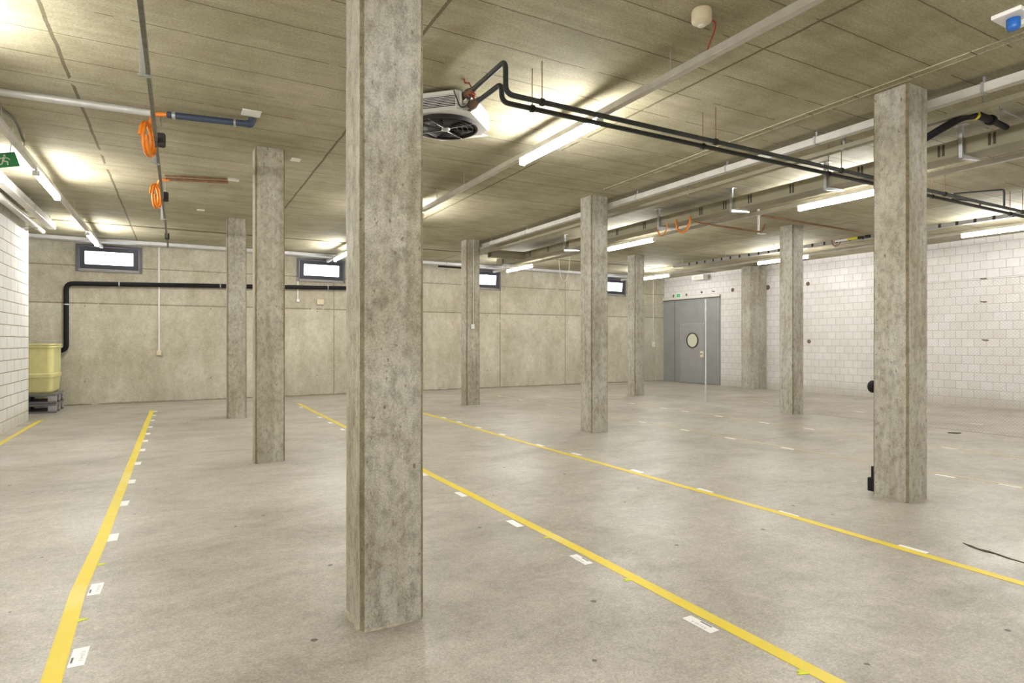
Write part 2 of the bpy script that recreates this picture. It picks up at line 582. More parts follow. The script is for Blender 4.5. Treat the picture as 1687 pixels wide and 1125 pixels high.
# back wall with four basement window openings
wins = [(-2.07, -.775), (2.77, 4.05), (7.66, 8.955), (12.75, 14.05)]
WZ0, WZ1 = 3.09, 3.72
wb = MB()
wb.box(XL, XR, YB, YB + .3, 0, WZ0).box(XL, XR, YB, YB + .3, WZ1, H)
xs = [XL] + [q for w in wins for q in w] + [XR]
for i in range(0, len(xs), 2):
    wb.box(xs[i], xs[i + 1], YB, YB + .3, WZ0, WZ1)
wall_back = struct('wall_back', wb, M['wall'])
wall_right = struct('wall_right', MB().box(XR, XR + .3, YF - .3, YB + .3, 0, H), M['block_r'])
struct('wall_front', MB().box(XL - .3, XR, YF - .3, YF, 0, H), M['shell'])
# white masonry wall on the left: stops short of the back wall
struct('wall_left', MB().box(-2.72, -2.46, YF, 14.19, 0, H), M['block_l'])
struct('wall_side', MB().box(XL - .3, XL, YF, YB + .3, 0, H), M['shell'])

# windows: steel frame, inward-tilted hopper sash, bright pane
for i, (a, b) in enumerate(wins):
    t = bpy.data.objects.new('window_%d' % (i + 1), None)
    COL.objects.link(t); t.location = ((a + b) / 2, YB, WZ0); t['kind'] = 'structure'
    t['label'] = ('grey steel basement window with bright pane above the ' + ['elbow of the black pipe', 'cream box on the concrete wall', 'faint vertical joint beside the conduit column', 'gap before the grey door'][i])
    fr = MB()
    y0, y1 = YB - .035, YB + .05
    fr.box(a, a + .055, y0, y1, WZ0, WZ1).box(b - .055, b, y0, y1, WZ0, WZ1)
    fr.box(a + .05, b - .05, y0, y1, WZ1 - .045, WZ1)
    fr.build('frame', M['winframe'], t)
    MB().bevelbox(a + .05, b - .05, YB - .05, YB + .12, WZ0, WZ0 + .055, .006).build('sill', M['reveal'], t)
    # sash tilted inwards about its bottom edge
    T = Matrix.Translation((0, YB - .02, WZ0 + .07)) @ Matrix.Rotation(math.radians(9), 4, 'X')
    sh = MB(); w0, w1, hh, bw = a + .075, b - .075,   .50, .10
    sh.box(w0, w0 + bw, 0, .045, 0, hh, T).box(w1 - bw, w1, 0, .045, 0, hh, T)
    sh.box(w0 + bw, w1 - bw, 0, .045, 0, bw, T).box(w0 + bw, w1 - bw, 0, .045, hh - bw, hh, T)
    s = sh.build('sash', M['sash'], t)
    MB().box(w0 + bw, w1 - bw, .015, .03, bw, hh - bw, T).build('pane', M['sky'], s)
    MB().cyl((w1 - .16, YB - .12, WZ0 + .50), (w1 - .16, YB, WZ0 + .60), .008, 8).build('stay_arm', M['winframe'], t)
    MB().box(a, b, YB + .22, YB + .26, WZ0, WZ1).build('light_well_back', M['reveal'], t)

# grey sliding fire door with a wicket leaf
dr = bpy.data.objects.new('door_1', None); COL.objects.link(dr)
dr.location = (XR, 15.5, 0); dr['kind'] = 'structure'
dr['label'] = 'large grey sliding steel door with round porthole in white block wall'
panel = MB().bevelbox(XR - .05, XR - .001, 14.2, 16.86, .01, 2.96, .004).build('panel', M['door'], dr)
MB().box(XR - .052, XR - .049, 16.27, 16.29, .01, 2.95).build('panel_seam', M['dark'], panel)
leaf = MB().bevelbox(XR - .07, XR - .05, 14.86, 15.955, .02, 2.08, .004).build('wicket_leaf', M['door2'], dr)
MB().box(XR - .074, XR - .051, 15.955, 15.985, .02, 2.11).box(XR - .074, XR - .051, 14.86, 15.955, 2.08, 2.11).build('wicket_frame', M['galv'], leaf)
Ry = Matrix.Rotation(math.radians(90), 4, 'Y')
MB().disc_ring((XR - .07, 15.385, 1.51), (-1, 0, 0), .235, .275, .035).build('porthole_rim', M['dark'], leaf)
MB().cyl((XR - .072, 15.385, 1.51), (XR - .082, 15.385, 1.51), .235, 32).build('porthole_glass', M['doorlite'], leaf)
hp = MB().bevelbox(XR - .082, XR - .07, 14.88, 15.03, .93, 1.14, .004).build('handle_plate', M['cream'], leaf)
MB().cyl((XR - .12, 14.90, 1.04), (XR - .12, 14.99, 1.04), .012, 10).cyl((XR - .12, 14.985, 1.04), (XR - .08, 14.985, 1.04), .012, 10).build('door_handle', M['dark'], leaf)
MB().bevelbox(XR - .10, XR - .001, 14.18, 16.9, 2.985, 3.055, .005).build('door_track', M['conduit'], dr)
MB().box(XR - .06, XR - .001, 14.2, 16.86, 2.96, 2.985).build('painted_track_shadow', M['dark'], dr)  # dark strip standing in for the shadow line below the track

# wall pilaster / half column against the block wall
struct('trim_1', MB().prism([(15.40, 12.62), (15.42, 12.60), (15.665, 12.48), (15.70, 12.48), (15.70, 12.40), (15.899, 12.40), (15.899, 12.93), (15.40, 12.93)], 0, 3.80), M['column'])
# corner strip beside the sliding door
struct('trim_2', MB().bevelbox(15.50, 15.899, 16.868, 16.899, 0, 3.80, .004), M['wall'])
# ceiling joint near the back wall, formwork seam beside the middle columns
struct('trim_3', MB().box(XL, XR, 14.36, 14.44, H - .006, H + .01), M['brown'])
sm = MB()
for a, b in (((5.62, -2.0), (5.62, 2.2)), ((5.62, 2.2), (5.68, 5.2)), ((5.68, 5.2), (5.74, 7.4))):
    for off, wd, dz in ((0, .085, .006), (-.020, .010, .010), (.075, .010, .010)):
        sm.add([(a[0] + off, a[1], H - dz), (a[0] + off + wd, a[1], H - dz), (b[0] + off + wd, b[1], H - dz), (b[0] + off, b[1], H - dz),
                (a[0] + off, a[1], H + .01), (a[0] + off + wd, a[1], H + .01), (b[0] + off + wd, b[1], H + .01), (b[0] + off, b[1], H + .01)],
               [(0, 3, 2, 1), (4, 5, 6, 7), (0, 1, 5, 4), (1, 2, 6, 5), (2, 3, 7, 6), (3, 0, 4, 7)])
struct('trim_4', sm, M['ceiling'])

# recessed tie holes in the block wall (parts of the wall)
for (yy, zz, r) in ((16.38, 3.143, .055), (15.747, 3.145, .045), (15.034, 3.181, .045), (13.699, 3.165, .065), (12.352, 3.139, .075), (11.003, 3.138, .06), (10.965, 1.47, .06)):
    MB().cyl((XR - .003, yy, zz), (XR + .02, yy, zz), r, 16).build('tie_hole', M['brown'], wall_right)
for (yy, zz) in ((6.66, 2.88), (6.63, 1.495), (6.66, 2.36), (14.5, 3.17)):
    MB().prism([(-.07, .0), (-.02, -.02), (.06, -.005), (.09, .03), (.01, .02), (-.03, .025)], -.003, .02,
               Matrix.Translation((XR, yy, zz)) @ Matrix(((0, 0, 1, 0), (1, 0, 0, 0), (0, 1, 0, 0), (0, 0, 0, 1)))).build('chipped_spot', M['brown'], wall_right)

# ----------------------------------------------------------------------------
# CONCRETE COLUMNS on a 4.98 x 4.77 m grid
# ----------------------------------------------------------------------------
CX = [.80, 5.78, 10.77]
CY = [3.01, 7.78, 12.55]
CW, CD, CH = .338, .318, .019
col_labels = {
    (0, 0): 'large pitted concrete column standing alone in the foreground, reaching past the top of frame',
    (0, 1): 'slim concrete column in line behind the big front column, near the orange cable coils',
    (0, 2): 'slim distant concrete column crossed behind by the black wall pipe',
    (1, 0): 'thick concrete column with a round black knob sticking out behind it',
    (1, 1): 'concrete column in the middle of the room, rust stain on ceiling above its top',
    (1, 2): 'distant concrete column carrying a thin conduit and a small white switch',
    (2, 0): 'concrete column beyond the side of the frame at the mesh fence',
    (2, 1): 'concrete column in front of the block wall, standing in line with the wire mesh fence',
    (2, 2): 'distant concrete column just before the grey sliding door, at the fence end',
}
for i, x in enumerate(CX):
    for j, y in enumerate(CY):
        if (i, j) == (2, 0):
            continue
        t = thing('concrete_column', col_labels[(i, j)], 'column', (x + CW / 2, y + CD / 2, 0), 'square concrete columns')
        pts = []
        for (px, py, sx, sy) in ((x, y, 1, 1), (x + CW, y, -1, 1), (x + CW, y + CD, -1, -1), (x, y + CD, 1, -1)):
            a, b = (px + sx * CH, py), (px, py + sy * CH)
            pts += [b, a] if (sx * sy > 0) else [a, b]
        sh = MB()
        # several rings so that edges wander a little, as cast concrete does
        rnd = random.Random(i * 10 + j)
        n = len(pts); rings = 15
        vs, fs = [], []
        for k in range(rings):
            z = (H) * k / (rings - 1)
            for p in pts:
                vs.append((p[0] + rnd.uniform(-.0015, .0015), p[1] + rnd.uniform(-.0015, .0015), z))
        for k in range(rings - 1):
            for q in range(n):
                fs.append((k * n + q, k * n + (q + 1) % n, (k + 1) * n + (q + 1) % n, (k + 1) * n + q))
        fs += [tuple(reversed(range(n))), tuple(range((rings - 1) * n, rings * n))]
        sh.add(vs, fs)
        so = sh.build('shaft', M['column'], t)
        so.data.materials.append(M['arris'])          # form-strip residue stains the chamfers brown
        for k in range((rings - 1) * n):
            if (k % n) % 2 == 0:
                so.data.polygons[k].material_index = 1
        # rough mortar skirt at the foot
        g = []
        for k in range(28):
            a = 2 * math.pi * k / 28
            c_, s_ = math.cos(a), math.sin(a)
            m_ = max(abs(c_) / (CW / 2), abs(s_) / (CD / 2))
            e = rnd.uniform(1.01, 1.10)
            g.append((x + CW / 2 + c_ / m_ * e, y + CD / 2 + s_ / m_ * e))
        gi = [(x + CW / 2 + (p[0] - x - CW / 2) * .90, y + CD / 2 + (p[1] - y - CD / 2) * .90) for p in g]
        gm = MB(); m_ = len(g)
        gm.add([(p[0], p[1], .001) for p in g] + [(p[0], p[1], .012) for p in gi],
               [(k, (k + 1) % m_, m_ + (k + 1) % m_, m_ + k) for k in range(m_)] + [tuple(range(m_, 2 * m_))])
        gm.build('mortar_skirt', M['grout'], t)

# ----------------------------------------------------------------------------
# FLOOR MARKING TAPES + LABELS
# ----------------------------------------------------------------------------
def tape(pts, w, mat, name, label, z=.0022):
    mb = MB()
    P = [Vector((p[0], p[1], 0)) for p in pts]
    # densify with slight hand-laid wobble
    Q = []
    rnd = random.Random(len(label))
    for a, b in zip(P[:-1], P[1:]):
        n = max(1, int((b - a).length / .9))
        for k in range(n):
            q = a.lerp(b, k / n)
            Q.append(q + Vector((rnd.uniform(-.006, .006), 0, 0)))
    Q.append(P[-1])
    vs, fs = [], []
    for q in Q:
        e = rnd.uniform(-.002, .002)
        vs += [(q.x - w / 2 + e, q.y, .0003), (q.x - w / 2 + e, q.y, z), (q.x + w / 2 + e, q.y, z), (q.x + w / 2 + e, q.y, .0003)]
    for k in range(len(Q) - 1):
        i, j = 4 * k, 4 * k + 4
        fs += [(i + 1, i + 2, j + 2, j + 1), (i, i + 1, j + 1, j), (i + 2, i + 3, j + 3, j + 2)]
    fs += [(0, 3, 2, 1), (4 * (len(Q) - 1), 4 * (len(Q) - 1) + 1, 4 * (len(Q) - 1) + 2, 4 * (len(Q) - 1) + 3)]
    mb.add(vs, fs)
    return tag(mb.build(name, mat), label, 'floor line', 'yellow floor lines')

tape([(-.485, 1.2), (-.485, 3.2), (-.512, 4.3), (-.503, 7.5), (-.506, 14.88)], .08, M['line'], 'yellow_line', 'bold yellow floor line running past the front column towards the window over the black pipe')
tape([(2.475, .3), (2.475, 3.4), (2.43, 6.3), (2.50, 10.0), (2.47, 14.9)], .08, M['line'], 'yellow_line', 'bold yellow floor line that disappears behind the big front column')
tape([(4.46, .3), (4.50, 3.3), (4.45, 5.7), (4.39, 7.8), (4.385, 14.9)], .075, M['line'], 'yellow_line', 'yellow floor line between the front column and the column with the black knob')
tape([(7.52, 1.5), (7.40, 3.6), (7.36, 5.1), (7.45, 8.8), (7.59, 13.4), (7.6, 15.1)], .06, M['faint'], 'yellow_line', 'pale worn yellow floor line passing behind the column with the black knob')
tape([(9.33, 2.0), (9.31, 5.4), (9.36, 8.5), (9.44, 11.0), (9.72, 15.0)], .055, M['faint'], 'yellow_line', 'faint worn yellow floor line just before the wire mesh fence')
tape([(12.45, 3.5), (12.45, 9.3), (12.30, 12.5)], .045, M['faint'], 'yellow_line', 'barely visible floor line behind the mesh fence along the darker lane')
tape([(-2.25, 6.0), (-2.25, 14.03)], .07, M['line'], 'yellow_line', 'short yellow floor line at the foot of the white block wall')

ORD = ['first', 'second', 'third', 'fourth', 'fifth', 'sixth', 'seventh', 'eighth', 'ninth', 'tenth', 'eleventh', 'twelfth', 'thirteenth', 'fourteenth']

def text_mesh(txt, size):
    cu = bpy.data.curves.new('txt', 'FONT'); cu.body = txt; cu.size = size
    cu.align_x = 'CENTER'; cu.align_y = 'CENTER'; cu.extrude = .0002
    o = bpy.data.objects.new('txt', cu); COL.objects.link(o)
    bpy.context.view_layer.update()
    me = bpy.data.meshes.new_from_object(o.evaluated_get(bpy.context.evaluated_depsgraph_get()))
    bpy.data.objects.remove(o); bpy.data.curves.remove(cu)
    return me

def sticker(x, y, label, w=.064, l=.19, side=1, writing=None, rot=0.0):
    """paper label; side = +1 when it lies on the +x side of its line"""
    z = .0016
    R = Matrix.Translation((x, y, 0)) @ Matrix.Rotation(rot, 4, 'Z')
    if writing is None:
        o = MB().box(-w / 2, w / 2, -l / 2, l / 2, .0003, z, R).build('floor_label', M['paper'])
        return tag(o, label, 'label', 'white location labels on the floor')
    t = thing('floor_label', label, 'label', (x, y, 0), 'white location labels on the floor')
    MB().box(-w / 2, w / 2, -l / 2, l / 2, .0003, z, R).build('film', M['paper'], t)
    # short printed bar next to the tape, faded code on the outer half
    bx = -side * w * .36
    MB().box(bx - .0045, bx + .0045, -.055 * (1 if side > 0 else -.35), .000 if side > 0 else -.055, z - .0004, z + .0005, R).build('printed_bar', M['ink'], t)
    me = text_mesh(writing, .026)
    c = MB()
    T = R @ Matrix.Translation((side * w * .18, 0, z)) @ Matrix.Rotation(math.radians(-90 if side > 0 else 90), 4, 'Z')
    c.add([T @ p.co for p in me.vertices], [tuple(f.vertices) for f in me.polygons])
    bpy.data.meshes.remove(me)
    c.build('lettering', M['grey_ink'], t)
    return t

L1 = [3.423, 4.312, 5.387, 6.467, 7.44, 8.515, 9.53, 10.376, 11.171, 12.028, 13.029, 13.871, 14.65]
for k, y in enumerate(L1):
    sticker(-.432 if k else -.408, y, '%s white label from the camera along the bold line left of the front column' % ORD[k], side=1,
            writing='K3.FH4.A' if k < 2 else None, rot=random.uniform(-.03, .03))
L2 = [2.25, 3.31, 4.223, 5.282, 6.29, 10.13, 11.07, 11.97, 14.044]
for k, y in enumerate(L2):
    sticker(2.37 if k < 5 else 2.39, y, '%s visible white label from the camera on the line behind the front column' % ORD[k], side=-1,
            writing='K3.L43 A' if k < 2 else None, rot=random.uniform(-.02, .02))
L3 = [2.334, 3.329, 4.248, 5.252, 6.435, 7.238, 8.36, 9.223, 10.025, 10.746]
for k, y in enumerate(L3):
    sticker(4.535 if k < 5 else 4.47, y, '%s white label from the camera on the yellow line in mid floor' % ORD[k], side=1, rot=random.uniform(-.02, .02))
L4 = [(7.44, 2.873), (7.35, 3.43), (7.34, 5.361), (7.356, 6.361), (7.36, 7.294), (7.40, 8.383), (7.53, 10.751), (7.55, 11.749), (7.56, 13.085), (7.57, 14.243)]
for k, (x, y) in enumerate(L4):
    sticker(x - .03, y, '%s white label from the camera on the pale line behind the knob column' % ORD[k], side=-1, w=.06)
L5 = [(9.30, 4.291), (9.28, 6.389), (9.26, 7.255), (9.3, 8.339), (9.33, 9.26), (9.35, 9.921), (9.42, 11.056), (9.56, 12.739), (9.66, 13.918)]
for k, (x, y) in enumerate(L5):
    sticker(x - .02, y, '%s white label from the camera on the faint line before the fence' % ORD[k], side=-1, w=.06)
for k, (x, y) in enumerate([(12.42, 5.311), (12.40, 7.4), (12.40, 9.75)]):
    sticker(x, y, '%s white label from the camera on the darker lane behind the mesh fence' % ORD[k], side=-1, w=.06)

for k, (x, y, s, where) in enumerate([(-.470, 3.868, 1, 'between the two nearest labels of the leftmost bold line'),
                               (-.468, 4.769, 1, 'between second and third labels of the leftmost bold line'),
                               (2.438, 1.70, -1, 'at the lower edge of the picture on the bold line'),
                               (2.436, 2.884, -1, 'just before the second label of the line behind the column'),
                               (2.426, 3.80, -1, 'just before the third label of the line behind the column')]):
    o = MB().prism([(0, -.022), (s * .045, -.006), (s * .052, .004), (s * .03, .006), (s * .036, .02), (0, .022)], .0004, .0028,
                   Matrix.Translation((x, y, 0))).build('tape_scrap', M['scrap'])
    tag(o, 'yellow-green tape scrap ' + where, 'tape', 'yellow-green tape scraps')

# broken spot with leaf debris in the floor
mb = MB()
mb.prism([(5.00, 2.23), (4.955, 2.17), (4.935, 2.12), (4.92, 2.06), (4.93, 2.0), (4.905, 1.93), (4.895, 1.80), (4.88, 1.60), (4.89, 1.60), (4.903, 1.80), (4.92, 1.91), (4.945, 1.98), (4.965, 2.05), (4.955, 2.11), (4.98, 2.16)], .0003, .004)
tag(mb.build('debris_streak', M['leaf']), 'dark streak of dirt and leaf debris on the floor beside a yellow line', 'debris')
mb = MB().prism([(10.79, 5.02), (10.86, 4.98), (10.95, 4.90), (10.86, 4.90), (10.80, 4.94)], .0003, .012)
tag(mb.build('leaf_scrap', M['leaf']), 'small dark leaf scrap on the floor before the block wall', 'debris')

# ----------------------------------------------------------------------------
# LIGHT ROWS: suspended rail + tube lamps
# ----------------------------------------------------------------------------
ROWS = [(-1.53, 'beside the white block wall'), (3.46, 'passing the ceiling heater'), (8.44, 'beyond the khaki cable tray'), (13.42, 'along the block wall')]
LY = [-5.0, -.25, 4.52, 9.25, 14.0]
LL = 1.48
rail_lab = ['grey lamp rail near the white block wall, below the green exit sign side', 'long grey lamp rail crossing the ceiling above the dark pipes',
            'grey lamp rail hanging beyond the khaki cable tray', 'grey lamp rail close to the pale block wall']
seen = {(0, 3): 'lit tube lamp on the rail beside the exit sign, nearer one', (0, 4): 'lit tube lamp in front of the window over the black pipe elbow',
        (1, 2): 'lit tube lamp touching the pair of dark pipes', (1, 3): 'lit tube lamp hidden behind the big front column',
        (1, 4): 'lit tube lamp in front of the window above the cream wall box',
        (2, 2): 'lit tube lamp whose end meets the column with the black knob', (2, 3): 'lit tube lamp seen between the middle column and the orange cable loops',
        (2, 4): 'lit tube lamp beside the window, near the far end of the khaki tray',
        (3, 2): 'lit tube lamp over the block wall at the edge of the picture', (3, 3): 'lit tube lamp passing behind the column at the mesh fence',
        (3, 4): 'lit tube lamp near the top of the grey door'}
for i, (x, where) in enumerate(ROWS):
    t = thing('lamp_rail', rail_lab[i], 'light rail', (x, 5.0, 3.575), 'suspended lamp rails')
    MB().bevelbox(x - .033, x + .033, YF + .1, 16.35, 3.575, 3.635, .006).build('profile', M['rail'], t)
    for y in (-4, -1.2, 1.6, 3.6, 7.6, 8.6, 12.3, 13.4):
        MB().cyl((x, y, 3.635), (x, y, H), .005, 8).build('hanger_rod', M['galv'], t)
    for j, y in enumerate(LY):
        lab = seen.get((i, j), '%s lit tube lamp of the row %s, outside the picture' % (ORD[j], where))
        L = thing('ceiling_lamp', lab, 'lamp', (x, y + LL / 2, 3.50), 'tube lamps under the rails')
        # clear of the rail by a hair: screwed to its underside
        MB().bevelbox(x - .016, x + .016, y, y + LL, 3.5661, 3.5745, .002).build('housing', M['housing'], L)
        d = MB()
        pr = [(-.016, 3.566), (-.029, 3.558), (-.035, 3.535), (-.030, 3.513), (-.016, 3.502), (0, 3.500), (.016, 3.502), (.030, 3.513), (.035, 3.535), (.029, 3.558), (.016, 3.566)]
        n = len(pr)
        vs = [(x + a, y + .02, b) for a, b in pr] + [(x + a, y + LL - .02, b) for a, b in pr]
        d.add(vs, [(k, k + 1, n + k + 1, n + k) for k in range(n - 1)], True)
        d.add(vs, [tuple(range(n)), tuple(reversed(range(n, 2 * n)))])
        d.build('diffuser', M['lamp'], L)
        for e0 in (y, y + LL - .02):
            MB().bevelbox(x - .037, x + .037, e0, e0 + .02, 3.499, 3.566, .003).build('end_cap', M['housing'], L)

# ----------------------------------------------------------------------------
# LEFT SIDE OF THE CEILING
# ----------------------------------------------------------------------------
# cable rail with straps
t = thing('cable_rail', 'narrow dark cable rail hanging from the ceiling over the bold yellow line', 'rail', (-.205, 8, 3.49))
MB().bevelbox(-.222, -.190, .5, 15.0, 3.505, 3.56, .003).build('profile', M['darkmetal'], t)
for y in (5.35, 7.95, 11.5, 2.6):
    MB().bevelbox(-.262, -.226, y, y + .018, 3.50, H, .003).bevelbox(-.275, -.19, y - .01, y + .028, 3.49, 3.504, .002).build('strap_hanger', M['galv'], t)
MB().bevelbox(-.245, -.165, 13.6, 13.8, 3.50, 3.60, .01).build('clamp_block', M['dark'], t)

tag(MB().tube([(-2.40, 7.13, 3.755), (-.25, 7.0, 3.755)], .034, 14).build('grey_pipe', M['greypipe']), 'light grey pipe along the ceiling ending at the narrow cable rail', 'pipe')
MB()
t = thing('blue_pipe', 'dark blue ceiling pipe running from orange coil to a small white plate', 'pipe', (.28, 6.93, 3.72))
MB().tube([(-.10, 6.97, 3.755), (.62, 6.86, 3.755)], .034, 14).build('tube_run', M['bluepipe'], t)
MB().tube(bent([(.62, 6.86, 3.755), (.665, 6.853, 3.755), (.68, 6.85, H)], .03), .038, 12).build('elbow', M['bluepipe'], t)
MB().bevelbox(.56, .74, 6.60, 6.78, H - .008, H, .002).build('ceiling_plate', M['plastic'], t)
MB().disc_ring((-.06, 6.964, 3.755), (1, -.15, 0), .030, .038, .03, 16).build('collar', M['galv'], t)
MB().disc_ring((.50, 6.88, 3.755), (1, -.15, 0), .030, .039, .02, 16).build('collar', M['galv'], t)

t = thing('brown_conduit', 'thin brown ceiling conduit ending at a white clip, beyond the dark blue pipe', 'conduit', (.22, 9.65, 3.74))
MB().tube([(-.16, 9.78, 3.765), (.62, 9.55, 3.765)], .020, 10).build('tube_run', M['rust'], t)
MB().tube([(-.17, 9.70, 3.79), (.60, 9.47, 3.79)], .012, 8).build('tube_run', M['rust'], t)
MB().bevelbox(.62, .76, 9.47, 9.56, H - .03, H, .004).build('white_clip', M['plastic'], t)

def coil(cx, cy, cz, r, label, turns=2):
    t = thing('orange_coil', label, 'cable', (cx, cy, cz - r), 'orange coils at the narrow rail')
    pts = []
    n = 22
    ax = Vector((1, -.30, 0)).normalized()      # loop normal
    u = ax.cross(Vector((0, 0, 1))).normalized()
    for k in range(turns * n + 1):
        a = 2 * math.pi * k / n
        pts.append(Vector((cx, cy, cz)) + u * (math.cos(a) * r * .82) + Vector((0, 0, 1)) * (math.sin(a) * r) + ax * (-.03 + .06 * k / (turns * n)))
    MB().tube(pts, .019, 8).build('cable_loop', M['orange'], t)
    MB().bevelbox(cx + .075, cx + .155, cy - .10, cy + .02, cz - .07, cz + .06, .02).build('black_gland', M['dark'], t)
    MB().cyl((cx + .11, cy - .04, cz + .05), (cx + .11, cy - .04, H), .006, 8).build('hanger_rod', M['galv'], t)
    # tail up to the ceiling pipe
    MB().tube(bent([(cx + .02, cy - .05, cz + r * .95), (cx + .05, cy - .2, 3.755), (cx + .17, cy - .25, 3.755)], .06), .022, 8).build('cable_tail', M['orange'], t)
    return t
coil(-.275, 7.22, 3.555, .165, 'larger orange cable coil where grey and dark blue pipes meet')
coil(-.285, 10.02, 3.56, .165, 'smaller-looking orange cable coil farther along the narrow rail')

tag(MB().bevelbox(1.26, 1.375, 8.05, 8.19, H - .01, H, .002).build('ceiling_plate', M['plastic']), 'small white plate on the ceiling beside the second column in line', 'plate')
tag(MB().bevelbox(.28, .40, 12.0, 12.12, H - .01, H, .002).build('ceiling_plate', M['plastic']), 'tiny pale plate on the ceiling beyond the brown conduit', 'plate')

# pair of pale trunks high on the white block wall
t = thing('wall_raceway', 'wide pale trunk hung high along the white block wall', 'trunk', (-2.10, 9, 3.59))
MB().bevelbox(-2.17, -2.05, 2.0, 14.2, 3.60, 3.72, .008).build('casing', M['trunk'], t)
for y in (10.4, 12.3, 14.0):
    MB().bevelbox(-2.175, -2.045, y, y + .03, 3.595, 3.725, .003).cyl((-2.11, y + .015, 3.72), (-2.11, y + .015, H), .006, 8).build('hanger_band', M['galv'], t)
t = thing('wall_pipe', 'white pipe below the wide trunk on the white block wall', 'pipe', (-2.26, 9, 3.52))
MB().tube([(-2.265, 2.0, 3.56), (-2.265, 14.3, 3.56)], .042, 14).build('tube_run', M['conduit'], t)
MB().tube([(-2.36, 2.0, 3.61), (-2.36, 14.25, 3.61)], .03, 10).build('tube_run', M['conduit'], t)
for y in (9.6, 11.2, 13.6):
    MB().box(-2.459, -2.22, y, y + .025, 3.505, 3.517).build('wall_bracket', M['galv'], t)

# dark cable bow over the lamp rail
t = MB().tube(bent([(-1.62, 7.3, 3.66), (-1.60, 7.6, 3.80), (-1.50, 8.05, 3.80), (-1.47, 8.25, 3.64)], .12), .014, 8)
tag(t.build('cable_bow', M['darkmetal']), 'dark cable bow rising from the lamp rail above the exit sign', 'cable')

# green exit sign: tilted board with running figure, hung from the rail
sg = thing('exit_sign', 'green emergency exit sign with running figure hanging under the lamp rail', 'sign', (-1.66, 8.36, 3.36))
fwd = Vector((-.199, 1.0, 0)).normalized()              # away from the viewer side
rgt = Vector((fwd.y, -fwd.x, 0))
T = Matrix.Translation((-1.70, 8.46, 3.455)) @ Matrix((( rgt.x, 0, -fwd.x, 0), (rgt.y, 0, -fwd.y, 0), (0, 1, 0, 0), (0, 0, 0, 1))) @ Matrix.Rotation(math.radians(17), 4, 'Z')
MB().bevelbox(-.14, .14, -.078, .078, -.012, 0, .002, T).build('board', M['green'], sg)
man = MB()
def stroke(pts, w, z=.001):
    for a, b in zip(pts[:-1], pts[1:]):
        a, b = Vector((*a, 0)), Vector((*b, 0)); d = (b - a); n_ = Vector((-d.y, d.x, 0)).normalized() * w / 2
        e = d.normalized() * w * .3
        q = [a - n_ - e, b - n_ + e, b + n_ + e, a + n_ - e]
        man.add([T @ (p + Vector((0, 0, .0005))) for p in q] + [T @ (p + Vector((0, 0, .002))) for p in q],
                [(3, 2, 1, 0), (4, 5, 6, 7), (0, 1, 5, 4), (1, 2, 6, 5), (2, 3, 7, 6), (3, 0, 4, 7)])
stroke([(.028, .028), (.010, -.010)], .020)
stroke([(.028, .026), (.058, .020), (.072, .000)], .010)
stroke([(.022, .022), (-.004, .022), (-.022, .004)], .010)
stroke([(.012, -.010), (.046, -.020), (.040, -.052)], .012)
stroke([(.008, -.012), (-.010, -.040), (-.040, -.044)], .012)
stroke([(.036, .048), (.044, .048)], .020)
man.build('running_figure', M['pict'], sg)
man = MB()
stroke([(-.10, -.055), (-.10, .055), (-.055, .055), (-.055, -.055)], .006)
man.build('doorway_mark', M['pict'], sg)
MB().cyl(T @ Vector((-.1, .078, -.006)), (-1.86, 8.50, H), .004, 6).cyl(T @ Vector((.1, .078, -.006)), (-1.60, 8.45, H), .004, 6).build('hanging_wire', M['galv'], sg)

# ----------------------------------------------------------------------------
# BACK WALL FITTINGS
# ----------------------------------------------------------------------------
t = thing('black_pipe', 'black pipe running along the concrete wall with an elbow down to the yellow tub', 'pipe', (0, 16.80, 1.22))
MB().tube(bent([(-2.62, 16.80, 1.26), (-2.235, 16.80, 1.26), (-2.235, 16.80, 2.79), (5.2, 16.80, 2.985)], .14), .052, 16).build('tube_run', M['blackpipe'], t)
for (x, z, v) in ((-1.24, 2.815, 0), (.9, 2.873, 0), (3.55, 2.942, 0), (-2.235, 2.30, 1), (-2.40, 1.26, 0)):
    a = (0, 0, 1) if v else (1, 0, .026)
    c = (x, 16.80, z)
    MB().disc_ring(c, a, .050, .060, .025, 16).box(x - .012, x + .012, 16.85, 16.899, z - .012, z + .012).build('pipe_clamp', M['galv'], t)

t = thing('wall_conduit', 'thin white vertical conduit with socket box below the black pipe', 'conduit', (-.424, 16.87, 1.17))
MB().cyl((-.424, 16.878, 1.25), (-.424, 16.878, 3.75), .021, 8).build('tube_run', M['plastic'], t)
MB().bevelbox(-.475, -.372, 16.83, 16.899, 1.13, 1.25, .01).build('socket_box', M['cream'], t)
t = thing('wall_conduit', 'short white conduit stub below the window above the cream box', 'conduit', (2.79, 16.87, 2.53))
MB().cyl((2.79, 16.885, 2.60), (2.79, 16.885, 3.2), .021, 8).build('tube_run', M['plastic'], t)
MB().bevelbox(2.75, 2.83, 16.85, 16.899, 2.53, 2.61, .01).build('end_box', M['plastic'], t)
tag(MB().bevelbox(3.29, 3.465, 16.85, 16.899, 2.475, 2.625, .008).build('junction_box', M['cream']), 'cream junction box on the concrete wall under the second window', 'box')
t = thing('ceiling_conduit', 'thin pale conduit along the top edge of the concrete back wall', 'conduit', (5, 16.86, 3.77))
MB().cyl((XL + .05, 16.87, 3.778), (15.2, 16.87, 3.778), .018, 8).build('tube_run', M['conduit'], t)
t = thing('air_duct', 'flat pale duct under the ceiling along the back wall above the windows', 'duct', (4, 16.3, 3.72))
MB().bevelbox(XL + .05, 14.9, 16.42, 16.72, 3.735, 3.815, .01).build('casing', M['duct'], t)
